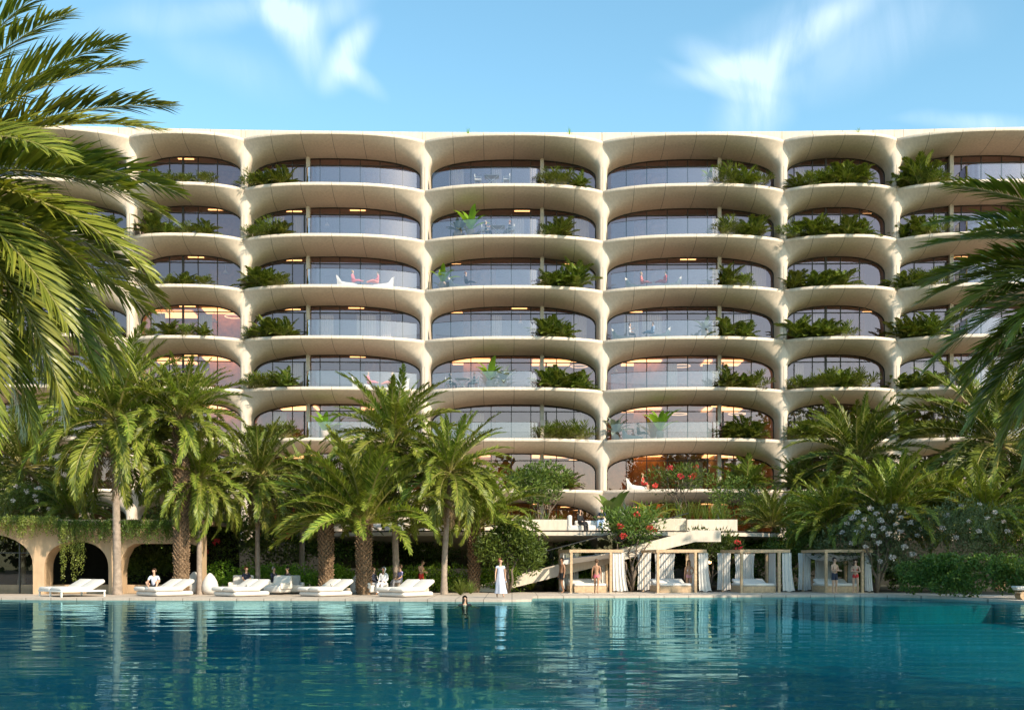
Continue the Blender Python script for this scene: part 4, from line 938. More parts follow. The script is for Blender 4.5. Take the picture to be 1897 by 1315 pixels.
def table_parts(root):
    mb = MB(); mb.box((0, 0, .73), (1.0, .8, .04), bev=.012); mb.build('tabletop', M['fin'], root)
    for y in (-.3, .3):
        mb = MB(); mb.tube([(-.42, y, 0), (.42, y, .71)], .02, 5); mb.tube([(.42, y + .02, 0), (-.42, y + .02, .71)], .02, 5); mb.build('leg', M['metalw'], root)
ch0 = tb0 = None
def set_at(i, s, pt, pcs, where):
    global ch0, tb0
    p = bpos(i, s, pt, .85); lab = f'folding balcony table, {where}'
    if tb0 is None: tb0 = empty('balcony_table', p, bays[i].rz, lab, 'table', 'tables on the balconies'); table_parts(tb0)
    else: copy_thing(tb0, p, bays[i].rz, label=lab)
    for px, rz, sd_ in pcs:
        p = bpos(i, s, px, .85); lab = f'white {sd_} balcony armchair, {where}'
        if ch0 is None: ch0 = empty('balcony_chair', p, rz, lab, 'chair', 'white chairs on the balconies'); chair_parts(ch0)
        else: copy_thing(ch0, p, rz, label=lab)
set_at(4, 6, 911, ((886, R(90), 'left'), (938, R(-90), 'right')), 'top balcony row, central bay')
set_at(4, 5, 922, ((899, R(90), 'left'), (946, R(-90), 'right')), 'second balcony row down, central bay')
set_at(4, 2, 857, ((832, R(90), 'left'), (881, R(-90), 'right')), 'fifth balcony row down, central bay')

# poolside daybeds
def soft_box(mb, c, d, b=.09, rx=0.0, rz=0.0):
    mb.smooth = True; mb.box(c, d, M=Matrix.Rotation(rz, 3, 'Z') @ Matrix.Rotation(rx, 3, 'X'), bev=b); mb.smooth = False
def daybed(px, py, label, rz, w=1.85, legs=False):
    g = on(px, py); root = empty('daybed', g + Vector((0, 1.35, 0)), rz, label, 'daybed', 'white daybeds along the pool')
    mb = MB(); mb.smooth = True
    if legs: mb.box((0, 0, .26), (w, 2.1, .08), bev=.02)
    else: mb.box((0, .02, .13), (w * .95, 1.95, .22), bev=.1)
    mb.build('base_frame', M['white'] if not legs else M['metalw'], root)
    if legs:
        for x, y in ((-w * .47, -1), (w * .47, -1), (0, -1), (-w * .47, 0), (-w * .47, 1), (w * .47, 1)): l = MB(); l.box((x, y, .11), (.07, .07, .22)); l.build('leg', M['metalw'], root)
    for k in (-1, 1):
        m = MB(); soft_box(m, (k * w * .25, -.3, .34), (w * .494, 1.5, .21), .09); m.build('mattress', M['white'], root)
        bk = MB(); soft_box(bk, (k * w * .25, .66, .53), (w * .49, .19, .84), .09, rx=R(-60)); bk.build('backrest', M['white'], root)
    return root
D1 = daybed(112, 1105.5, 'white daybed on thin legs at the far left before the pillar', R(-46), 2.6, legs=True)
D2 = daybed(288, 1105, 'white daybed with a seated man beside the tall palm trunk', R(-42), 1.95)
D3 = daybed(434, 1105.5, 'white daybed right of the slim pink-grey palm trunk', R(-42), 1.85)
D4 = daybed(594, 1105.5, 'white daybed in front of the short rough-trunked palm', R(-42), 1.65)
D5 = daybed(746, 1106.5, 'white daybed between the rough palm and the slim leaning palm', R(-40), 1.8)
def towel(px, py, label, z=.42):
    g = on(px, 1104); root = MB(); rr = random.Random(px)
    p = Vector(((px - CX) * 53.6 / FPX, 53.7, z)); o = spiky('sprig', p, 9, .2, .12, 'sprig_leaf', label, px, (80, 5), .2, cat='flower sprig', group='dark sprigs lying on the daybeds'); return o
M['sprig_leaf'] = plain('dark_sprig', (.05, .05, .035), .6)  # the sprigs' own dark colour
for px, lab in ((413, 'dark sprig on the left seat of the daybed beside the pink-grey palm'), (455, 'dark sprig on the right seat of the daybed beside the pink-grey palm'), (573, 'dark sprig on the left seat of the daybed before the short rough palm'),
                (613, 'dark sprig on the right seat of the daybed before the short rough palm'), (733, 'dark sprig on the left seat of the rightmost daybed'), (776, 'dark sprig on the right seat of the rightmost daybed')): towel(px, 1100, lab)
def armchair(px, py, rz, label, Y):
    p = Vector(((px - CX) * Y / FPX, Y, 0)); root = empty('garden_armchair', p, rz, label, 'armchair', 'white armchairs by the hedge')
    m = MB(); soft_box(m, (0, 0, .28), (1.0, .95, .36), .08); m.build('seat', M['white'], root)
    m = MB(); soft_box(m, (0, .42, .62), (1.05, .2, .62), .08, rx=R(-12)); m.build('backrest', M['white'], root)
    for x in (-.5, .5): m = MB(); soft_box(m, (x, .0, .42), (.16, .9, .32), .06); m.build('armrest', M['white'], root)
armchair(514, 1098, R(-25), 'white armchair right of the second daybed from the palm', 56.2)
armchair(540, 1092, R(20), 'white armchair in the shade by the hedge below the dark-clothed person', 57.6)
armchair(447, 1085, R(0), 'low white armchair by the hedge behind the daybed', 58.2)
armchair(692, 1098, R(40), 'white armchair behind the rough palm where people sit', 56.5)
def pod(px, Y, label, s=1.0):
    p = Vector(((px - CX) * Y / FPX, Y, 0)); m = MB(); m.smooth = True
    m.lathe([(.0, .02), (.38, .04), (.5, .25), (.52, .5), (.44, .8), (.28, 1.08), (.1, 1.28), (0, 1.32)], n=20, sy=.75); o = m.build('teardrop_chair', M['curtain'], loc=p); o.scale = (s,) * 3; tag(o, label, 'chair', 'teardrop chairs by the hedge')
pod(389, 56.6, 'pale teardrop-shaped chair right of the pink-grey palm trunk', .8); pod(360, 57.2, 'pale teardrop-shaped chair left of the pink-grey palm trunk', .85); pod(664, 57.5, 'pale teardrop-shaped chair left of the rough palm trunk', .8)
# low bench ledge along the deck
mb = MB(); mb.box((0, 0, .13), (15, .5, .26), bev=.03); tag(mb.build('bench_ledge', M['concrete'], loc=((520 - CX) * 58.6 / FPX, 58.9, 0)), 'long low pale ledge in front of the hedge', 'ledge')
# sun lounger cut by the right edge
p = on(1893, 1110.5); root = empty('sun_lounger', p + Vector((.35, .3, 0)), R(-6), 'white sun lounger with a wheel at the right edge of the picture', 'sun lounger')
m = MB(); soft_box(m, (.25, 0, .45), (1.5, .68, .12), .05); soft_box(m, (-.1, 0, .52), (.9, .66, .1), .04); m.build('mattress', M['white'], root); m = MB(); m.box((.35, 0, .3), (1.5, .62, .08), bev=.02); m.build('frame', M['wood'], root)
for y in (-.34, .34): m = MB(); m.smooth = False; m.tube([(-.22, y - .03, .17), (-.22, y + .03, .17)], .17, 18); m.build('wheel', M['wood'], root)
for y in (-.3, .3): m = MB(); m.box((1.0, y, .13), (.07, .07, .26)); m.build('leg', M['wood'], root)

# ------------------------------------------------------------------ cabanas
def curtain_mesh(w, h, seed, flare=0.0, folds=7, gather=1.0):
    rr = random.Random(seed); mb = MB(); mb.smooth = True; G = []; n = 56; ph = rr.uniform(0, 6)
    for j in range(9):
        t = j / 8; row = []
        for i in range(n + 1):
            u = i / n; x = (u - .5) * w * (1 - (1 - gather) * math.sin(math.pi * min(1, t * 1.1)) * .5) + flare * t ** 2.5 * (u + .2)
            y = .035 * math.sin(u * folds * 6.283 + ph + .5 * t) * (.5 + .8 * t) + .012 * math.sin(u * folds * 15 + ph)
            row.append(Vector((x, y, h * (1 - t) + (.02 * math.sin(u * 9) if j == 8 else 0))))
        G.append(row)
    mb.grid(G); return mb.mesh('curtain', M['curtain'])
def cabana(px0, py, wpx, label, seed, post2, drape, cur):
    g = on(px0, py); s = FPX / g.y; w = wpx / s; root = empty('cabana', g, R(9), label, 'cabana', 'four wooden cabanas by the pool'); d = 3.0; h = 2.08
    fr = MB(); t = .13
    fr.box((w / 2, t / 2, h + .07), (w, t, .15)); fr.box((w / 2, d - t / 2, h + .07), (w, t, .15)); fr.box((t / 2 - .002, d / 2, h + .068), (t, d - 2 * t, .14)); fr.box((w - t / 2 + .002, d / 2, h + .068), (t, d - 2 * t, .14))
    for k in range(5): fr.box((w * (k + 1) / 6, d / 2, h + .09), (.05, d - 2 * t, .08))
    fr.build('roof_frame', M['wood'], root)
    for x, y in ((.1, .07), (post2 / s, .071), (.1, d - .07), (w - .12, d - .07)): p = MB(); p.box((x, y, h / 2), (.125, .125, h - .004)); p.build('post', M['wood'], root)
    pl = MB(); pl.box((w / 2, d / 2, .015), (w + .1, d, .03)); pl.build('floor_board', M['stone'], root)
    if drape:
        G = []
        for i in range(13):
            u = i / 12; G.append([Vector((.15 + (w - .3) * u, .15 + (d - .3) * v / 6, h - .05 - .32 * math.sin(math.pi * v / 6) * (1 - .3 * u) - (.25 * (1 - u) if drape == 1 else .3 * u * (1 - u) * 2))) for v in range(7)])
        c = MB(); c.smooth = True; c.grid(G); c.build('roof_cloth', M['curtain'], root)
    for k, (x, y, cw, rz, fl, gt) in enumerate(cur):
        link('curtain', curtain_mesh(cw, h - .12, seed * 10 + k, fl, max(3, int(cw * 7)), gt), root, (x * w, y * d, .1), (0, 0, R(rz)))
    return root, w, d, g
def cab_bed(cab, w, d, label):
    m = Matrix.Rotation(R(9), 3, 'Z'); p = cab + m @ Vector((w * .42, 1.15, .03)); root = empty('cabana_bed', p, R(9), label, 'bed', 'low beds inside the cabanas')
    b = MB(); b.box((0, 0, .16), (1.75, 1.9, .32), bev=.02); b.build('base', M['wood'], root)
    b = MB(); soft_box(b, (0, 0, .39), (1.72, 1.86, .15), .06); b.build('mattress', M['white'], root)
    b = MB(); soft_box(b, (0, .62, .52), (1.7, .6, .16), .06, rx=R(22)); b.build('head_cushion', M['white'], root)
cur_a = [(.93, .03, .62, 0, .16, 1), (.85, .985, .7, 0, 0, .8), (.25, .985, .9, 0, 0, .8), (.02, .7, .9, 90, 0, .8), (.97, .6, 1.2, 90, 0, .9)]
cur_b = [(.94, .03, .5, 0, .16, 1), (.5, .985, 1.15, 0, 0, .75), (.06, .95, .75, 0, 0, .8), (.97, .75, .9, 90, 0, .9)]
for n_, (px0, wpx, p2, dr, cu, lab) in enumerate(((1055, 101, 79, 1, cur_a, 'cabana nearest the stair with a draped white roof cloth'), (1216, 97, 76, 0, cur_b, 'second cabana from the left, with a woman in a pale bikini'),
        (1371, 98, 77, 0, cur_b, 'third cabana from the left, empty, with open curtains'), (1528, 95, 75, 2, cur_b[1:] + [(.93, .06, .35, 0, .1, 1)], 'rightmost cabana with a couple standing at its front'))):
    root, w, d, g = cabana(px0, 1098.6, wpx, lab, n_ + 1, p2, dr, cu)
    cab_bed(g, w, d, 'low white bed inside the ' + ['cabana nearest the stair', 'second cabana from the left', 'empty third cabana', 'rightmost cabana'][n_])
tag(link('globe_lamp', (lambda m: (setattr(m, 'smooth', True), m.lathe([(0, -.09), (.06, -.07), (.09, 0), (.06, .07), (0, .09)], n=12), m.mesh('globe_lamp', M['orange']))[-1])(MB()), loc=at(1315, 1041, 62.8)), 'small warm globe lamp between the second and third cabanas', 'lamp')

# ------------------------------------------------------------------ people
def skin(name, col, rough=.5): return plain(name, col, rough, .06, 4)
SK = [skin('light_skin', (.52, .31, .21)), skin('tan_skin', (.42, .22, .13)), skin('deep_skin', (.3, .15, .085))]
def cloth(name, col): return plain(name, col, .8, .08, 8)
CLO = dict(white=cloth('white_cloth', (.74, .73, .76)), pale=cloth('pale_blue_cloth', (.5, .53, .64)), red=cloth('red_cloth', (.55, .03, .03)), pink=cloth('pink_cloth', (.72, .16, .2)), coral=cloth('coral_cloth', (.75, .2, .17)),
           navy=cloth('navy_cloth', (.02, .025, .05)), black=cloth('black_cloth', (.012, .012, .015)), grey=cloth('grey_cloth', (.2, .2, .23)), blush=cloth('blush_cloth', (.6, .3, .33)), cream=cloth('cream_cloth', (.66, .58, .48)), blue=cloth('blue_cloth', (.25, .36, .55)), violet=cloth('violet_cloth', (.3, .27, .5)))
HAIR = dict(dark=cloth('dark_hair', (.018, .012, .009)), brown=cloth('brown_hair', (.09, .045, .022)), red=cloth('auburn_hair', (.2, .06, .025)), grey=cloth('grey_hair', (.3, .28, .26)), blond=cloth('blond_hair', (.4, .26, .12)))
V3 = Vector
def base_pose():
    return dict(pelvis=(0, 0, .94), belly=(0, -.01, 1.09), chest=(0, 0, 1.28), neckb=(0, .015, 1.44), neck=(0, .005, 1.51), jaw=(0, -.03, 1.585), head=(0, -.005, 1.66), crown=(0, .0, 1.725),
                shL=(.165, .01, 1.405), elL=(.215, .03, 1.13), wrL=(.235, -.03, .89), shR=(-.165, .01, 1.405), elR=(-.215, .03, 1.13), wrR=(-.235, -.03, .89),
                hpL=(.095, 0, .9), knL=(.105, -.02, .49), anL=(.105, .02, .085), toL=(.12, -.14, .03), hpR=(-.095, 0, .9), knR=(-.105, -.02, .49), anR=(-.105, .02, .085), toR=(-.12, -.14, .03))
RAD = dict(pelvis=.125, belly=.112, chest=.135, neckb=.07, neck=.052, jaw=.068, head=.092, crown=.07, sh=.058, el=.042, wr=.029, hp=.092, kn=.058, an=.038, to=.026)
EDG = [('pelvis', 'belly'), ('belly', 'chest'), ('chest', 'neckb'), ('neckb', 'neck'), ('neck', 'jaw'), ('jaw', 'head'), ('head', 'crown')] + [(a + s, b + s) for s in 'LR' for a, b in (('sh', 'el'), ('el', 'wr'), ('hp', 'kn'), ('kn', 'an'), ('an', 'to'))] + [('chest', 'shL'), ('chest', 'shR'), ('pelvis', 'hpL'), ('pelvis', 'hpR')]
POSE = dict(stand={}, walk=dict(knL=(.1, -.1, .5), anL=(.1, -.16, .09), toL=(.11, -.33, .06), knR=(-.1, .05, .49), anR=(-.1, .3, .13), toR=(-.11, .18, .03), elL=(.22, .07, 1.13), wrL=(.24, .06, .88), elR=(-.22, -.01, 1.14), wrR=(-.25, -.12, .9)),
    akimbo=dict(elL=(.32, .06, 1.16), wrL=(.16, -.1, 1.06), wrR=(-.24, -.02, .88)), fold=dict(elL=(.23, -.04, 1.12), wrL=(-.04, -.18, 1.16), elR=(-.23, -.04, 1.12), wrR=(.05, -.2, 1.12)),
    bow=dict(neckb=(0, -.05, 1.43), neck=(0, -.08, 1.49), jaw=(0, -.16, 1.53), head=(0, -.15, 1.61), crown=(0, -.13, 1.68), elL=(.22, -.05, 1.14), wrL=(.1, -.25, 1.1), elR=(-.22, -.05, 1.14), wrR=(-.06, -.27, 1.08)),
    stride=dict(knL=(.09, -.1, .5), anL=(.09, .04, .09), toL=(.1, -.12, .03), knR=(-.09, .03, .5), anR=(-.09, .2, .1), toR=(-.1, .06, .03)))
sit = dict(pelvis=(0, 0, .56), belly=(0, -.01, .71), chest=(0, -.01, .9), neckb=(0, .0, 1.06), neck=(0, -.01, 1.13), jaw=(0, -.045, 1.205), head=(0, -.02, 1.28), crown=(0, -.015, 1.345), shL=(.165, 0, 1.025), shR=(-.165, 0, 1.025),
           hpL=(.09, -.02, .53), hpR=(-.09, -.02, .53), knL=(.12, -.45, .52), knR=(-.12, -.45, .52), anL=(.12, -.47, .1), anR=(-.12, -.47, .1), toL=(.13, -.62, .04), toR=(-.13, -.62, .04),
           elL=(.22, -.04, .76), wrL=(.14, -.28, .64), elR=(-.22, -.04, .76), wrR=(-.14, -.28, .64))
POSE['sit'] = sit; POSE['lounge'] = dict(sit, knL=(.11, -.42, .66), knR=(-.11, -.45, .56), anL=(.1, -.78, .5), anR=(-.1, -.82, .48), toL=(.1, -.86, .58), toR=(-.1, -.9, .56))
POSE['talk'] = dict(sit, elR=(-.26, -.12, .82), wrR=(-.2, -.36, .9)); POSE['hug'] = dict(sit, knL=(.22, -.42, .85), anL=(.16, -.62, .5), toL=(.16, -.78, .47), knR=(-.3, -.38, .78), anR=(-.14, -.62, .5), toR=(-.12, -.78, .47), elL=(.26, -.16, .78), wrL=(.16, -.48, .78), elR=(-.27, -.14, .78), wrR=(-.2, -.46, .72))
def body_mesh(P, female, fingers):
    me = bpy.data.meshes.new('tmp'); names = list(P); vs = [V3(P[k]) for k in names]; ix = {k: i for i, k in enumerate(names)}; es = [(ix[a], ix[b]) for a, b in EDG]
    rad = []
    for k in names:
        r = RAD.get(k) or RAD[k[:2]]
        if female: r *= {'chest': .9, 'belly': .84, 'pelvis': 1.05, 'sh': .84, 'hp': 1.05, 'el': .88, 'wr': .9}.get(k if k in RAD else k[:2], .96)
        rad.append(r)
    tag_ = list(names)
    def add(p, r, parent, nm): vs.append(V3(p)); rad.append(r); es.append((parent, len(vs) - 1)); tag_.append(nm); return len(vs) - 1
    # hands with fingers and thumbs
    for s in 'LR':
        w, e = V3(P['wr' + s]), V3(P['el' + s]); d = (w - e).normalized(); sx = 1 if s == 'L' else -1; side = d.cross(V3((sx, 0, 0))).normalized() if abs(d.x) < .9 else V3((0, 1, 0)); nrm = d.cross(side).normalized()
        pl = add(w + d * .055, .034, ix['wr' + s], 'hand' + s); kn_ = add(w + d * .095, .034, pl, 'hand' + s)
        if fingers:
            for q, L in ((-.026, .062), (-.009, .072), (.009, .07), (.026, .056)):
                a = add(w + d * .12 + side * q, .0095, kn_, 'hand' + s); b = add(w + d * (.12 + L * .55) + side * q * 1.1 - nrm * sx * .008, .009, a, 'hand' + s); add(w + d * (.12 + L) + side * q * 1.1 - nrm * sx * .026, .0075, b, 'hand' + s)
            a = add(w + d * .06 - side * .038, .011, pl, 'hand' + s); add(w + d * .1 - side * .056, .009, a, 'hand' + s)
    hd, jw, cr = V3(P['head']), V3(P['jaw']), V3(P['crown']); up = (cr - jw).normalized(); f = V3(P.get('face', (0, -1, 0))); f = (f - up * f.dot(up)).normalized(); lt = f.cross(up)
    if fingers:
        n1 = add(hd + f * .075 - up * .03, .024, ix['head'], 'head'); add(hd + f * .112 - up * .042, .014, n1, 'head')
    me.from_pydata([tuple(v) for v in vs], es, []); ob = bpy.data.objects.new('tmp', me); COL.objects.link(ob)
    md = ob.modifiers.new('s', 'SKIN'); md.use_smooth_shade = True; md.branch_smoothing = .4
    if not me.skin_vertices: 
        bm = bmesh.new(); bm.from_mesh(me); bm.verts.layers.skin.verify(); bm.to_mesh(me); bm.free()
    sv = me.skin_vertices[0].data
    for i, r in enumerate(rad): sv[i].radius = (r, r); sv[i].use_root = (i == ix['pelvis'])
    sb = ob.modifiers.new('b', 'SUBSURF'); sb.levels = 1; sb.render_levels = 1
    dg = bpy.context.evaluated_depsgraph_get(); out = bpy.data.meshes.new_from_object(ob.evaluated_get(dg)); bpy.data.objects.remove(ob); bpy.data.meshes.remove(me)
    out.polygons.foreach_set('use_smooth', [True] * len(out.polygons)); return out, (hd, f, up, lt)
def seg_of(P, p):
    best = (9, None, 0)
    for a, b in EDG:
        A, B = V3(P[a]), V3(P[b]); d = B - A; t = max(0, min(1, (p - A).dot(d) / d.length_squared)); q = (p - A - d * t).length - .5 * (RAD.get(a) or RAD[a[:2]])
        if q < best[0]: best = (q, (a, b), t)
    return best[1], best[2]
def garment(body, P, test, off, mat, name, parent):
    vs = {}; V = []; F = []
    for f in body.polygons:
        c = f.center; (a, b), t = seg_of(P, c); k = a.rstrip('LR') if a[-1] in 'LR' and a[:2] in ('sh', 'el', 'hp', 'kn', 'an') else a; k2 = b[:2] if b[-1] in 'LR' else b
        if not test((k, k2), t, c): continue
        q = []
        for i in f.vertices:
            if i not in vs: vs[i] = len(V); V.append(body.vertices[i].co + body.vertices[i].normal * off)
            q.append(vs[i])
        F.append(q)
    me = bpy.data.meshes.new(name); me.from_pydata([tuple(v) for v in V], [], F); me.materials.append(mat); me.polygons.foreach_set('use_smooth', [True] * len(F)); return link(name, me, parent)
ARM = lambda k: k in (('sh', 'el'), ('el', 'wr'), ('chest', 'sh'))
def W_trunks(k, t, c): return k == ('pelvis', 'hp') or (k == ('hp', 'kn') and t < .62) or (k == ('pelvis', 'belly') and t < .35)
def W_trousers(k, t, c): return k[0] in ('hp', 'kn') or k == ('pelvis', 'hp') or (k == ('pelvis', 'belly') and t < .4)
def W_shirt(k, t, c): return k in (('pelvis', 'belly'), ('belly', 'chest'), ('chest', 'sh')) or (k == ('chest', 'neckb') and t < .75) or (k == ('sh', 'el') and t < .7)
def W_long(k, t, c): return W_shirt(k, t, c) or k in (('sh', 'el'), ('el', 'wr')) and not (k == ('el', 'wr') and t > .9)
def W_top(k, t, c): return (k == ('belly', 'chest') and t > .55) or (k == ('chest', 'neckb') and t < .15)
def W_brief(k, t, c): return k == ('pelvis', 'hp') or (k == ('hp', 'kn') and t < .12) or (k == ('pelvis', 'belly') and t < .05)
def W_dress(k, t, c): return W_shirt(k, t, c) and not k == ('sh', 'el') or W_trousers(k, t, c) and not (k[0] in ('kn', 'an'))
def W_robe(k, t, c): return W_long(k, t, c) or W_trousers(k, t, c)
WEAR = dict(trunks=W_trunks, trousers=W_trousers, shirt=W_shirt, jacket=W_long, bikini_top=W_top, bikini_bottom=W_brief, dress=W_dress, robe=W_robe)
npers = 0
def person(loc, rz, pose, label, sk=0, hair='dark', long=False, wear=(), female=False, height=1.75, detail=True, face=None, extra=None, hood=None, group=None, sink=0.0):
    P = base_pose(); P.update(POSE[pose]); 
    if extra: P.update(extra)
    if face: P['face'] = face
    fc = P.pop('face', (0, -1, 0)); s = height / 1.78
    Pn = {k: v for k, v in P.items()}; Pn2 = dict(Pn)
    global npers; npers += 1
    if face: Pn2['face'] = fc
    names = {k: v for k, v in Pn.items()}
    bd, (hd, f, up, lt) = body_mesh_face(names, fc, female, detail)
    bd.materials.clear(); bd.materials.append(SK[sk]); bd.name = 'person'
    root = link('person', bd, None, loc, (0, 0, rz), s); tag(root, label, 'person', group)
    for item, colr in wear: garment(bd, names, WEAR[item], .012 if item not in ('robe', 'jacket') else .02, CLO[colr], item, root)
    fb = V3(hd); mb = MB(); mb.smooth = True; G = []
    q = Matrix((lt, -f, up)).transposed()                      # head axes -> body axes
    if hood:
        for i in range(9):
            a = math.pi * i / 8; G.append([fb + q @ V3((math.sin(a) * math.cos(b_) * .118, .02 + math.sin(a) * math.sin(b_) * .12, math.cos(a) * .135 - .02 - (.08 if i > 6 else 0))) for b_ in np.linspace(R(-35), R(215), 14)])
        mb.grid(G); mb.build('headscarf', CLO[hood], root)
    else:
        for i in range(8):
            t = i / 7; a = R(5) + R(112) * t; G.append([fb + q @ V3((math.sin(a) * math.cos(b_) * .104, .012 + math.sin(a) * math.sin(b_) * .112, math.cos(a) * .118 + .012)) for b_ in np.linspace(R(-25 if t > .35 else -90), R(205 if t > .35 else 270), 15)])
        mb.grid(G)
        if long:
            G = []
            for i in range(6):
                t = i / 5; z = .04 - .36 * t; G.append([fb + q @ V3((math.cos(b_) * (.1 + .02 * t), .03 + math.sin(b_) * (.1 - .02 * t), z)) for b_ in np.linspace(R(0), R(180), 10)])
            mb.grid(G)
        mb.build('hair', HAIR[hair], root)
    if detail:
        for sx in (-1, 1):
            e = MB(); e.smooth = True; c = fb + q @ V3((sx * .033, -.083, .008)); e.lathe([(0, -.009), (.012, -.004), (.012, .004), (0, .009)], c=c, n=8); e.build('eye', HAIR['dark'], root)
            e = MB(); e.smooth = True; c = fb + q @ V3((sx * .094, .01, -.01)); e.lathe([(0, -.03), (.013, -.02), (.016, .01), (0, .03)], c=c, n=8); e.build('ear', SK[sk], root)
        e = MB(); e.box(fb + q @ V3((0, -.088, -.065)), (.045, .012, .012), M=q, bev=.004); e.build('mouth', CLO['blush'], root)
    return root
def body_mesh_face(P, fc, female, detail):
    Q = dict(P); 
    class D(dict): pass
    d = D(Q); d_get = fc
    return body_mesh_with(Q, fc, female, detail)
def body_mesh_with(P, fc, female, detail):
    orig = P.get
    class PP(dict):
        def get(self, k, d=None): return fc if k == 'face' else dict.get(self, k, d)
    return body_mesh(PP(P), female, detail)
def skirt(root, rings, colr, name='skirt', n=24, folds=6, amp=.02):
    """a flared, folded cloth around the legs: rings = [(cx, cy, z, rx, ry)]"""
    mb = MB(); mb.smooth = True; m = len(rings)
    G = [[V3((cx + math.cos(a) * rx * (1 + amp * i * math.sin(a * folds)), cy + math.sin(a) * ry * (1 + amp * i * math.sin(a * folds)), z)) for a in np.linspace(0, 2 * math.pi, n * 2 + 1)] for i, (cx, cy, z, rx, ry) in enumerate(rings)]
    mb.grid(G); mb.build(name, CLO[colr], root)
# poolside
P_ = 'people at the pool'
w = person(on(927, 1107), R(12), 'walk', 'woman in a long pale dress walking along the pool edge', 0, 'red', False, [('dress', 'pale')], True, 1.76, face=(.8, -.6, 0))
skirt(w, [(0, -.005, 1.36, .135, .105), (0, 0, 1.2, .14, .12), (0, 0, 1.02, .16, .15), (0, 0, .7, .22, .21), (.02, .02, .45, .24, .24), (.04, .05, .2, .29, .29)], 'pale', amp=.016)
b_ = person(on(1041, 1098.3), R(-60), 'stride', 'man in dark trunks standing left of the first cabana', 2, 'dark', False, [('trunks', 'black')], False, 1.83, face=(.2, -1, 0))
person(on(1105, 1099.6), R(165), 'stride', 'woman in a pink bikini seen from behind at the first cabana', 1, 'brown', False, [('bikini_top', 'blush'), ('bikini_bottom', 'pink')], True, 1.75)
w = person(on(1276, 1097.6), R(5), 'akimbo', 'woman in a pale bikini standing in the second cabana', 1, 'blond', True, [('bikini_top', 'white'), ('bikini_bottom', 'blush')], True, 1.7)
person(on(1546, 1099.2), R(30), 'fold', 'man in navy trunks with folded arms at the rightmost cabana', 0, 'dark', False, [('trunks', 'navy')], False, 1.83)
person(on(1585, 1098.8), R(-25), 'fold', 'woman in a red bikini facing him at the rightmost cabana', 0, 'brown', True, [('bikini_top', 'red'), ('bikini_bottom', 'red')], True, 1.74)
person(on(780, 1097), R(55), 'bow', 'man in red shorts bending his head behind the rightmost daybed', 0, 'brown', False, [('trunks', 'red')], False, 1.74)
sm = person(Vector(((283 - CX) * 53.4 / FPX, 53.6, -.12)), R(10), 'hug', 'man in an open pale shirt and dark shorts sitting on a daybed', 0, 'brown', False, [('shirt', 'pale'), ('trunks', 'black')], False, 1.8, face=(-.5, -1, 0))
sw = person(on(861, 1120, -.1) + Vector((0, 0, -.98)), R(10), 'sit', 'swimmer with dark hair, head and shoulders above the water', 0, 'dark', True, [('shirt', 'black')], True, 1.72, extra=dict(elL=(.34, -.12, .94), wrL=(.44, -.32, .92), elR=(-.34, -.12, .94), wrR=(-.44, -.32, .92)))
S = 'people seated by the hedge'
def seat(px, Y, rz, lab, wear, sk=0, hair='dark', pose='sit', female=False, z=0.0, hood=None, long=False): return person(Vector(((px - CX) * Y / FPX, Y, z)), R(rz), pose, lab, sk, hair, long, wear, female, 1.74, detail=True, hood=hood, group=S)
seat(456, 58.2, 40, 'auburn-haired person seated by the hedge above the daybed', [('shirt', 'navy'), ('trousers', 'grey')], hair='red', z=.0)
seat(507, 57.6, 60, 'dark-clothed person seated facing right by the hedge', [('jacket', 'navy'), ('trousers', 'navy')], hair='grey', pose='talk')
seat(533, 57.6, -50, 'dark-haired person in black seated in the shaded armchair', [('jacket', 'black'), ('trousers', 'black')], hair='dark')
seat(692, 56.6, 70, 'person in a dark blue top seated behind the rough palm', [('jacket', 'navy'), ('trousers', 'white')], hair='brown')
seat(711, 56.2, -20, 'person in a white robe and headcloth seated beside the rightmost daybed', [('robe', 'white')], sk=1, hood='white')
seat(742, 57.4, -60, 'person in a violet top seated behind the rightmost daybed', [('shirt', 'violet'), ('trousers', 'grey')], hair='brown', z=.1)
# terrace
w = person(TP(1074, 64.6) - Vector((0, 0, .6)), R(48), 'sit', 'woman in a black robe seated on the terrace sofa', 0, 'dark', False, [('robe', 'black')], True, 1.74, hood='black')
person(TP(1115, 64.8) - Vector((0, 0, .45)), R(-20), 'fold', 'grey-haired man in a dark shirt beside the white terrace sofa', 0, 'grey', False, [('shirt', 'navy'), ('trousers', 'blue')], False, 1.7, extra={k: v for k, v in sit.items() if k[:2] not in ('el', 'wr')} | dict(elL=(.24, -.06, .76), wrL=(.0, -.22, .78), elR=(-.24, -.06, .76), wrR=(.03, -.24, .74)))
# balconies
BG = 'people on the balconies'
def bper(i, s, px, rz, lab, wear, pose='lounge', sk=0, hair='dark', female=True, inset=.85, z=-.06, hood=None): return person(bpos(i, s, px, inset) + Vector((0, 0, z)), bays[i].rz + R(rz), pose, lab, sk, hair, False, wear, female, 1.6, detail=False, hood=hood, group=BG)
bper(3, 4, 655, 75, 'left figure in pink, third balcony row, bay left of centre', [('jacket', 'pink'), ('trousers', 'pink')], hair='blond')
bper(3, 4, 701, -75, 'right figure in pink, third balcony row, bay left of centre', [('jacket', 'pink'), ('trousers', 'coral')], hair='dark')
bper(3, 2, 683, 75, 'left figure in pink, fifth balcony row, bay left of centre', [('jacket', 'pink'), ('trousers', 'pink')], hair='grey')
bper(3, 2, 727, -75, 'right figure in coral, fifth balcony row, bay left of centre', [('jacket', 'coral'), ('trousers', 'coral')], hair='blond')
bper(5, 4, 1187, 75, 'left figure in coral, third balcony row, bay right of centre', [('jacket', 'coral'), ('trousers', 'coral')], hair='blond')
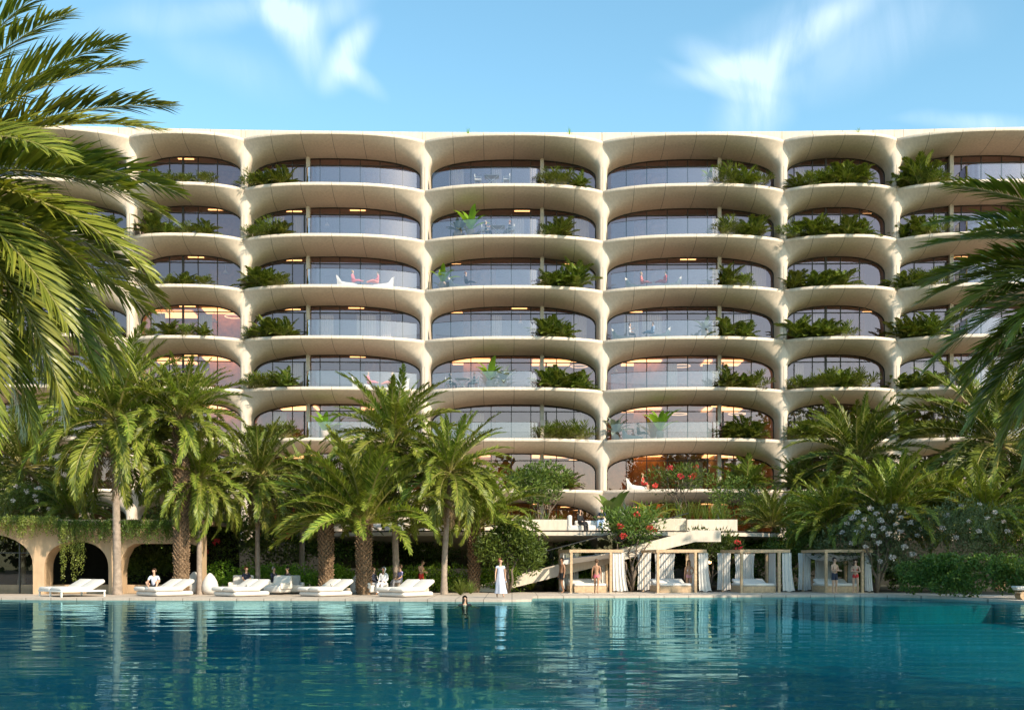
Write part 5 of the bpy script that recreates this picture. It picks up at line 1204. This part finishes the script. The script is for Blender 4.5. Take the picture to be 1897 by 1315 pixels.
bper(5, 4, 1231, -75, 'right figure in red, third balcony row, bay right of centre', [('jacket', 'red'), ('trousers', 'pink')], hair='dark')
bper(5, 3, 1166, 70, 'left figure in a white shirt, fourth balcony row, bay right of centre', [('shirt', 'white'), ('trousers', 'grey')], hair='brown', pose='talk')
bper(5, 3, 1208, -70, 'right figure in pale blue, fourth balcony row, bay right of centre', [('jacket', 'blue'), ('trousers', 'blue')], hair='brown')
bper(4, 4, 863, 70, 'lone figure in navy, third balcony row, central bay', [('jacket', 'navy'), ('trousers', 'navy')], hair='red')
bper(4, 5, 900, 90, 'man in navy at the left of the table, second balcony row', [('shirt', 'navy'), ('trousers', 'navy')], pose='talk', hair='grey', female=False)
bper(4, 5, 944, -90, 'person in navy at the right of the table, second balcony row', [('jacket', 'navy'), ('trousers', 'grey')], pose='sit', hair='red', female=False)
bper(4, 2, 834, 90, 'person in black at the left of the table, fifth balcony row', [('robe', 'black')], pose='sit', hood='black')
bper(4, 2, 879, -90, 'man in navy at the right of the table, fifth balcony row', [('shirt', 'navy'), ('trousers', 'navy')], pose='sit', hair='red', female=False)
bper(5, 1, 1181, 65, 'figure in black on the lounger between two pots, sixth balcony row', [('jacket', 'black'), ('trousers', 'black')], hair='brown')
bper(5, 0, 1189, 60, 'woman in a red dress seated on the lowest balcony row', [('dress', 'red')], pose='sit', hair='blond')
# white sofa on the terrace
def sofa(px, Y, label, L=2.6, rz=0):
    p = TP(px, Y) - Vector((0, 0, .6)); root = empty('terrace_sofa', p, R(rz), label, 'sofa', 'white sofas on the terrace')
    m = MB(); soft_box(m, (0, 0, .25), (L, .85, .36), .08); m.build('seat', M['white'], root)
    m = MB(); soft_box(m, (-L / 2 + .14, 0, .62), (.24, .85, .75), .08, rz=0); m.build('backrest', M['white'], root)
    m = MB(); soft_box(m, (.2, .38, .5), (L * .8, .2, .42), .07); m.build('cushion', M['white'], root)
sofa(1090, 64.9, 'white terrace sofa under the woman in black', 2.4)
sofa(712, 64.2, 'white terrace sofa behind the rough palm', 2.2)

# ------------------------------------------------------------------ trees outside the frame: they shade the right bank and mirror in the lower windows
def big_tree(loc, h, r, seed, label):
    root = empty('broadleaf_tree', loc, 0, label, 'tree', 'tall trees beside and behind the pool'); cc = Vector((0, 0, h - r * .8)); tm, top = trunk_ringed(h - r, .3, (0, 0), seed); tm.materials.clear(); tm.materials.append(M['branch']); link('trunk', tm, root)
    link('crown', cloud_mesh('crown', M['bush'], 2600, lumpy(cc, (r, r, r * .8), 18, seed), .55, seed, aspect=.55), root)
for k_, (x, y, h, r) in enumerate(((28, 44.5, 17, 5.2), (37, 44, 18, 5.6), (33, 37, 20, 5.5), (16.8, 12, 16.5, 4.2), (21, 6, 17, 4.5))): big_tree((x, y, 0), h, r, 200 + k_, 'tall broad-leaved tree standing right of the picture, beside the pool')
lp_ = []; rw_ = np.random.default_rng(77)
for k_ in range(46):
    x = -80 + 160 * k_ / 45 + rw_.normal(0, 2); t_ = 15 + 10 * rw_.random() ** 1.3; lp_.append(((x, -62 + rw_.normal(0, 3), t_ * .5), (3.2 + rw_.random() * 2, 3.5, t_ * .5)))
tag(link('far_wood', cloud_mesh('far_wood', M['bush'], 16000, lp_, 1.5, 78, aspect=.6, zmin=0)), 'belt of dark trees behind the viewer, seen mirrored in the lower windows', 'wood', kind='stuff')
